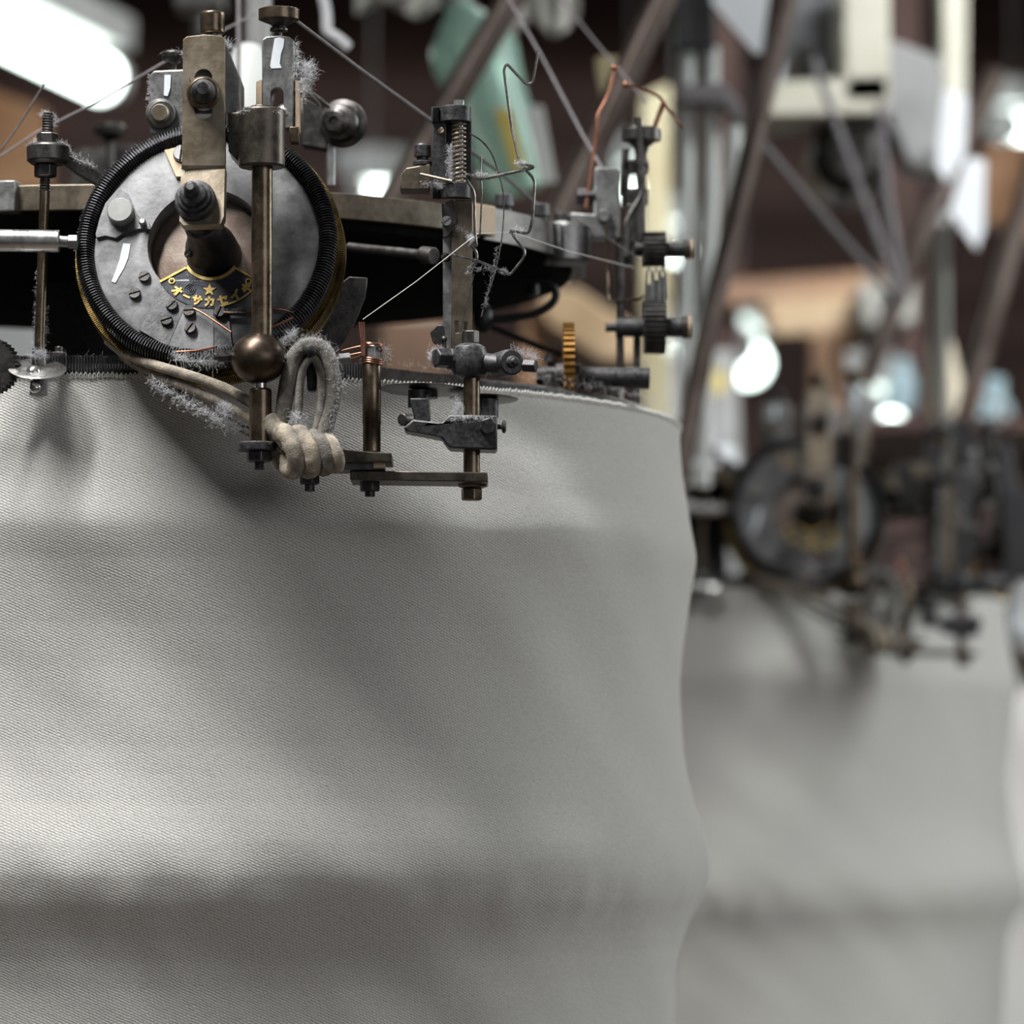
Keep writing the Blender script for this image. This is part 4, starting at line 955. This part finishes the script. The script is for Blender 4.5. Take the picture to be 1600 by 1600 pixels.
# ------------------------------------------------------------------ background
def lamp(label, p0, p1, r, L=None):
    p0 = V(p0); p1 = V(p1); d = (p1-p0).normalized()
    t = thing('fluorescent_lamp', label, 'lamp', p0.lerp(p1, .5), group='fluorescent lamps')
    part(t, 'tube', G().cyl(p0, p1, r, n=20), 'tube_light', 'glowing white tube')
    part(t, 'end_cap', G().cyl(p0-d*.02, p0, r*1.05, n=16), 'grey_enamel'); part(t, 'end_cap', G().cyl(p1, p1+d*.02, r*1.05, n=16), 'grey_enamel')
    part(t, 'hanger', G().cyl(p0.lerp(p1, .5)+V((0, 0, r+.02)), V((p0.lerp(p1, .5).x, p0.lerp(p1, .5).y, 3.2)), .003, n=8), 'gunmetal')
    u = V((0, 0, 1)); mid = p0.lerp(p1, .5)+u*(r+.025)
    x = d; y = u.cross(x).normalized(); z = x.cross(y)
    R = Matrix((x, y, z)).transposed()
    part(t, 'housing', G().box(mid, (p1-p0).length+.06, .05, .035, R), 'grey_enamel', 'pale lamp housing')
    return t
lamp('large glowing fluorescent tube at the upper left corner', P(-380, -138, 4.0), P(158, 122, 4.7), .025)
lamp('glowing lamp behind the near feed unit, beside yellow label', P(1148, 540, 6.1), P(1168, 568, 6.3), .030)
lamp('glowing lamp just above the blurred loop wheel', P(1362, 633, 4.95), P(1390, 658, 5.15), .015)
lamp('small round glow near the right picture edge', P(1572, 198, 6.4), P(1592, 203, 6.6), .024)
lamp('glow peeking over the tan dial rim', P(562, 297, 5.6), P(600, 297, 5.8), .012)
lamp('small glow right of the grey feed block', P(985, 275, 6.0), P(988, 292, 6.3), .014)
lamp('pale glow behind the upper black gear', P(1050, 375, 6.2), P(1058, 390, 6.5), .018)
lamp('pale glow under the lower black gear', P(1058, 540, 7.2), P(1063, 556, 7.5), .014)
lamp('thin bright tube at the top edge left of knurled knob', P(309, -120, 3.4), P(312, 14, 3.4), .0045)

def post(label, pts, r, mat='brown_tube', name='stand_tube', cat='tube', group='yarn stand tubes'):
    return solo(name, label, cat, G().tube([P(a, b, y) for a, b, y in pts], r, 18), mat, group=group)
post('brown grey slanting tube across the green bottle', [(880, -140, 2.9), (700, 165, 2.9), (560, 402, 2.9)], .0092)
post('brown slanting tube behind the copper wire', [(1100, -140, 2.85), (985, 105, 2.85), (830, 440, 2.85)], .0095)
post('long brown tube from top edge down beside near fabric', [(1262, -140, 3.0), (1160, 290, 3.0), (1105, 520, 3.0), (1050, 800, 3.0)], .0075)
post('reddish slanting tube right of the blurred wheel', [(1560, 110, 3.7), (1455, 330, 3.7), (1350, 600, 3.7)], .0085)
post('brown slanting tube at the right picture edge', [(1660, 120, 3.7), (1590, 350, 3.7), (1495, 700, 3.7)], .0090)
for lab, pts, r in (('grey stay wire slanting right under the cream cabinet', [(1180, 212, 3.0), (1270, 320, 3.25), (1400, 470, 3.5)], .003),
                    ('left of two grey stay wires meeting at tan plank', [(1270, 90, 3.5), (1330, 260, 3.5), (1405, 460, 3.5)], .0032),
                    ('right of two grey stay wires meeting at tan plank', [(1375, 160, 3.5), (1385, 300, 3.5), (1415, 470, 3.5)], .0036)):
    post(lab, pts, r, 'thread_grey', 'stay_wire', 'wire', 'stay wires')
for lab, pts, r in (('left pale plastic tube of the vertical pair', [(1074, 74, 3.3), (1074, 250, 3.3), (1072, 480, 3.3), (1072, 760, 3.3)], .0050), ('right pale plastic tube of the vertical pair', [(1112, 74, 3.3), (1113, 300, 3.3), (1104, 480, 3.3), (1098, 760, 3.3)], .0056),
                    ('bright plastic tube curving down along the brown tube', [(1148, 200, 3.06), (1144, 330, 3.04), (1124, 440, 3.03), (1100, 540, 3.03)], .0050), ('pale upright tube above the cream yarn cone', [(1470, 340, 3.72), (1470, 600, 4.0), (1472, 655, 4.2)], .0075)):
    post(lab, pts, r, 'milky_plastic', 'plastic_tube', 'tube', 'plastic tubes')
post('pale grey column at the top behind the round knob', [(404, -140, 2.5), (404, 160, 2.5)], .0075, 'grey_enamel', 'support_column', 'column', None)
k = K(2.42); g = G().lathe(P(388, 180, 2.42), (0, 0, 1), [(14*k, -248*k), (14*k, -20*k), (34*k, 0), (32*k, 55*k), (30*k, 62*k), (26*k, 95*k), (20*k, 108*k), (8*k, 112*k)], 32)
solo('plastic_dome', 'milky white plastic cap behind the slotted bracket', 'cap', g, 'milky_plastic')
k = K(2.5); g = G().lathe(P(172, 262, 2.5), (0, 0, 1), [(7*k, 0), (7*k, 40*k), (14*k, 48*k), (24*k, 52*k), (26*k, 62*k), (20*k, 68*k)], 28)
g.prism(PP([(120, 232), (230, 222), (260, 262), (260, 455), (110, 455), (110, 272)], 2.52), V((0, .03, 0)))
solo('mushroom_knob', 'dark blurred mushroom knob left of the wheel top', 'knob', g, 'gunmetal')
# green bottle
bt = thing('green_bottle', 'green translucent bottle hanging tilted behind the spring plunger', 'bottle', P(790, 290, 3.1))
b0 = P(812, 300, 3.1); b1 = P(706, -20, 3.1); k = K(3.1); L = (b1-b0).length
g = G().lathe(b0, b1-b0, [(8*k, 0), (52*k, 0), (58*k, .01), (60*k, L*.45), (66*k, L*.58), (70*k, L*.66), (64*k, L*.74), (38*k, L*.84), (22*k, L*.89), (20*k, L*.94)], 40); part(bt, 'body', g, 'green_glass')
g = G().cyl(b0+(b1-b0)*.92, b1, 26*k, n=24); part(bt, 'stopper', g, 'grey_enamel', 'grey stopper')
for a, b, c_, d, mat in ((772, 170, 800, 265, 'yellow_label'), (822, 165, 846, 285, 'milky_plastic')):
    g = G().prism(PP([(a, b), (a+26, b), (c_+24, d), (c_, d)], 3.066), V((0, .002, 0))); part(bt, 'label_strip', g, mat, bev=.0005)
# cloths hanging at the top
def cloth(label, x0, y0, x1, y1, Y, mat='pale_cloth'):
    g = G(); n = 24; m = 10; vs = []; fs = []
    for s_ in (0, 1):
        for j in range(m+1):
            for i in range(n+1):
                u, v = i/n, j/m; px = x0+(x1-x0)*u; py = y0+(y1-y0)*v*(1+.12*sin(u*9+x0))
                p = P(px, py, Y); p.y += .02*noise.noise(V((u*5, v*2, x0)))+s_*.012*(1-.9*abs(2*u-1)**4); vs.append(p)
    w_ = n+1; o = (m+1)*w_
    for s_ in (0, 1):
        for j in range(m):
            for i in range(n): a = s_*o+j*w_+i; fs.append((a, a+1, a+w_+1, a+w_))
    for i in range(n): fs.append((m*w_+i, m*w_+i+1, o+m*w_+i+1, o+m*w_+i))
    for j in range(m): fs += [(j*w_, (j+1)*w_, o+(j+1)*w_, o+j*w_), (j*w_+n, (j+1)*w_+n, o+(j+1)*w_+n, o+j*w_+n)]
    g.add(vs, fs); solo('hanging_cloth', label, 'cloth', g, mat, group='pale hanging cloths')
cloth('pale cloth edge hanging at top above the green bottle', 555, -80, 700, 14, 3.2)
cloth('pale beige cloth hanging at top right of the green bottle', 800, -80, 905, 42, 3.5)
g = G().tube(crv(PP([(500, -30), (510, 20), (512, 48), (528, 60), (545, 75)], 2.6), 6), .0032, 10); o = solo('lint_rope', 'white strip of lint dangling above the guide pulley', 'lint', g, 'lint')
# cream cabinet, frame, panels
cb = thing('cream_cabinet', 'cream enamelled open cabinet frame at upper right', 'cabinet', P(1300, 180, 3.7))
for nm, pts, d in (('lower_rail', [(1195, 128), (1390, 118), (1388, 176), (1215, 182), (1195, 178)], .10), ('side_panel', [(1318, -100), (1390, -100), (1390, 160), (1318, 160)], .12)):
    part(cb, nm, G().prism(PP(pts, 3.7), V((0, d, 0))), 'cream_enamel', bev=.003)
part(cb, 'back_panel', G().prism(PP([(1215, -100), (1330, -100), (1330, 150), (1215, 150)], 3.86), V((0, .01, 0))), 'dark_plate', 'dark inner panel')
part(cb, 'foot', G().prism(PP([(1205, 60), (1225, 60), (1222, 124), (1205, 124)], 3.69), V((0, .02, 0))), 'paper', 'white tag')
part(cb, 'switch', G().lathe(P(1262, 68, 3.7), (0, -1, 0), [(12*K(3.7), -.16), (12*K(3.7), 0), (9*K(3.7), .006)], 20), 'cast_black')
solo('cream_post', 'tall cream square post at upper right', 'post', G().prism(PP([(1470, -100), (1512, -100), (1510, 165), (1474, 165)], 4.2), V((0, .05, 0))), 'cream_enamel', .003)
solo('machine_panel', 'dull grey machine panel between cabinet and tall cream post', 'panel', G().prism(PP([(1389, 60), (1470, 90), (1470, 270), (1420, 260), (1389, 180)], 3.74), V((0, .06, 0))), 'grey_enamel', .003)
solo('motor_housing', 'dark round motor under the cream cabinet', 'motor', G().lathe(P(1330, 240, 3.76), (0, -1, 0), [(40*K(3.76), -.10), (64*K(3.76), -.09), (64*K(3.76), 0), (40*K(3.76), .012)], 36), 'gunmetal', .003)
solo('paper_sheet', 'white paper corner hanging at top between brown tubes', 'paper', G().prism(PP([(1108, -90), (1214, -90), (1190, 82), (1180, 84), (1112, 4)], 3.25), V((0, .0004, 0))), 'paper', group='hanging paper sheets')
solo('paper_sheet', 'white paper sheet hanging beside right reddish tube', 'paper', G().prism(PP([(1475, 140), (1512, 150), (1508, 240), (1482, 285), (1462, 262)], 3.69), V((0, .0004, 0))), 'paper', group='hanging paper sheets')
solo('paper_sheet', 'small white paper sheet below, between two right tubes', 'paper', G().prism(PP([(1512, 245), (1540, 250), (1538, 360), (1526, 390), (1482, 330)], 3.7), V((0, .0004, 0))), 'paper', group='hanging paper sheets')
solo('ivory_panel', 'ivory yellow sheet standing behind the grey feed block', 'panel', G().prism(PP([(1002, 150), (1046, 130), (1046, 3400), (1002, 3400)], 4.3), V((0, .02, 0))), 'ivory_sheet', .003)
solo('cream_funnel', 'cream funnel blurred behind the copper wire tip', 'funnel', G().lathe(P(955, 205, 2.868), (.1, 0, 1), [(10*K(2.9), 0), (16*K(2.9), 30*K(2.9)), (34*K(2.9), 90*K(2.9)), (36*K(2.9), 110*K(2.9))], 32), 'ivory_sheet')
solo('wooden_plank', 'upper orange wooden plank across the dark back wall', 'plank', G().prism(PP([(1120, 440), (1420, 420), (1420, 462), (1120, 478)], 5.4), V((0, .05, 0))), 'varnished_wood', .003, group='wooden planks')
solo('wooden_plank', 'short pale wooden plank under the upper orange plank', 'plank', G().prism(PP([(1192, 466), (1338, 460), (1332, 518), (1205, 524)], 5.39), V((0, .05, 0))), 'pale_wood', .003, group='wooden planks')
solo('wooden_plank', 'broad pale plank slanting behind the orange brass gear', 'plank', G().prism(PP([(840, 440), (905, 452), (1012, 525), (1012, 565), (935, 560), (850, 500)], 4.5), V((0, .04, 0))), 'pale_wood', .003, group='wooden planks')
solo('wooden_plank', 'orange brown upright board right of the upright bar', 'plank', G().prism(PP([(822, 470), (862, 470), (850, 590), (800, 3100), (740, 3100), (808, 590)], 4.54), V((0, .03, 0))), 'varnished_wood', .003, group='wooden planks')
solo('wooden_plank', 'orange brown board at the left picture edge under lamp', 'plank', G().prism(PP([(-80, 120), (70, 170), (75, 300), (-80, 300)], 5.2), V((0, .04, 0))), 'varnished_wood', .003, group='wooden planks')
solo('wooden_plank', 'brown board behind the blurred wheel top', 'plank', G().prism(PP([(1270, 515), (1350, 515), (1345, 660), (1270, 660)], 5.38), V((0, .04, 0))), 'varnished_wood', .003, group='wooden planks')
gb_ = thing('grey_cabinet', 'grey cabinet with yellow label between the two machines', 'cabinet', P(1100, 740, 4.5))
part(gb_, 'body', G().prism(PP([(1010, 560), (1150, 545), (1160, 745), (1160, 3300), (1010, 3300)], 4.5), V((0, .2, 0))), 'grey_enamel', bev=.005)
part(gb_, 'label_plate', G().prism(PP([(1094, 582), (1132, 580), (1132, 612), (1094, 614)], 4.495), V((0, .006, 0))), 'yellow_label', 'yellow label')
part(gb_, 'ledge', G().prism(PP([(1010, 700), (1150, 700), (1150, 745), (1010, 745)], 4.44), V((0, .06, 0))), 'paper', 'pale ledge', bev=.003)
for lab, px, y0, y1, r, Y in (('pale blue bottle above the glow over blurred wheel', 1405, 640, 560, 24, 4.6), ('pale blue bottle at right behind dark clamps', 1545, 700, 590, 32, 4.7)):
    k = K(Y); h = (y0-y1)*k; q = P(px, y0, Y)
    t = thing('blue_bottle', lab, 'bottle', q, group='pale blue bottles')
    part(t, 'body', G().lathe(q, (.1, 0, 1), [(r*k*.9, 0), (r*k, .005), (r*k, h*.6), (r*k*.4, h*.78)], 28), 'blue_plastic'); part(t, 'cap', G().lathe(q+V((.1, 0, 1)).normalized()*(h*.76), (.1, 0, 1), [(r*k*.5, 0), (r*k*.5, h*.24)], 20), 'blue_plastic')
k = K(4.3); solo('yarn_cone', 'cream yarn cone above the blurred clamps', 'yarn cone', G().lathe(P(1482, 650, 4.3), (-.1, 0, 1), [(30*k, 0), (32*k, .006), (17*k, .07), (8*k, .075), (8*k, .085)], 32), 'yarn_cone')

# dark rack that carries the planks, shelf for bottles, small dark fittings and cam boxes of the machine behind
for lab, px in (('dark rack upright at the left end of the planks', 1128), ('dark rack upright at the right end of the planks', 1412)):
    a = P(px, 400, 5.46); solo('rack_upright', lab, 'post', G().box((a.x, 5.47, 1.6), .045, .04, 3.2), 'dark_boards', .003, group='rack uprights')
solo('shelf_board', 'dark shelf board carrying the blue bottles and the yarn cone', 'shelf', G().prism(PP([(1330, 652), (1700, 652), (1700, 675), (1330, 675)], 4.2), V((0, .6, 0))), 'dark_boards', .003)
solo('black_fitting', 'black square fitting at the top of the pale plastic tubes', 'fitting', G().prism(PP([(1056, -100), (1118, -100), (1118, 76), (1056, 76)], 3.28), V((0, .05, 0))), 'cast_black', .002)
solo('grey_clip', 'lilac grey clip holding the pale plastic tubes together', 'clip', G().prism(PP([(1058, 132), (1130, 128), (1158, 160), (1158, 196), (1128, 160), (1058, 158)], 3.27), V((0, .03, 0))), 'thread_grey', .002)
for lab, pts, Y, mat in (('tall dark cam box right of the blurred wheel', [(1452, 690), (1500, 650), (1520, 660), (1520, 930), (1460, 940)], 3.42, 'cast_black'),
                         ('narrow dark cam box at the right edge of the picture', [(1556, 700), (1580, 690), (1590, 760), (1620, 770), (1620, 900), (1570, 910), (1566, 800)], 3.55, 'cast_black'),
                         ('low black cam box under the dark clamps', [(1400, 720), (1458, 725), (1458, 800), (1400, 790)], 3.5, 'gunmetal')):
    solo('cam_box', lab, 'cam box', G().prism(PP(pts, Y), V((0, .05, 0))), mat, .002, group='cam boxes')

for lab, pts, Y, mat, nm, cat in (('dark brown wooden crate seen below the dial beside flat bar', [(596, 500), (700, 498), (700, 3000), (596, 3000)], 4.7, 'aged_wood', 'wooden_crate', 'crate'),
                         ('pale pinkish box on the crate below the dial', [(580, 470), (690, 468), (690, 500), (596, 500), (580, 500)], 4.72, 'pale_cloth', 'pale_box', 'box'),
                         ('pale grey box glimpsed left of the wheel under the dial', [(-60, 450), (40, 455), (56, 490), (56, 3000), (-60, 3000)], 4.9, 'grey_enamel', 'pale_box', 'box')):
    solo(nm, lab, cat, G().prism(PP(pts, Y), V((0, .2, 0))), mat, .003)

solo('wooden_plank', 'tan board behind the lower paper sheet at right', 'plank', G().prism(PP([(1538, 225), (1640, 225), (1640, 380), (1538, 350)], 3.72), V((0, .03, 0))), 'varnished_wood', .003, group='wooden planks')
solo('pale_box', 'pale box where the grey stay wires meet beside the planks', 'box', G().prism(PP([(1344, 440), (1430, 436), (1430, 505), (1350, 508)], 5.2), V((0, .27, 0))), 'pale_cloth', .004)
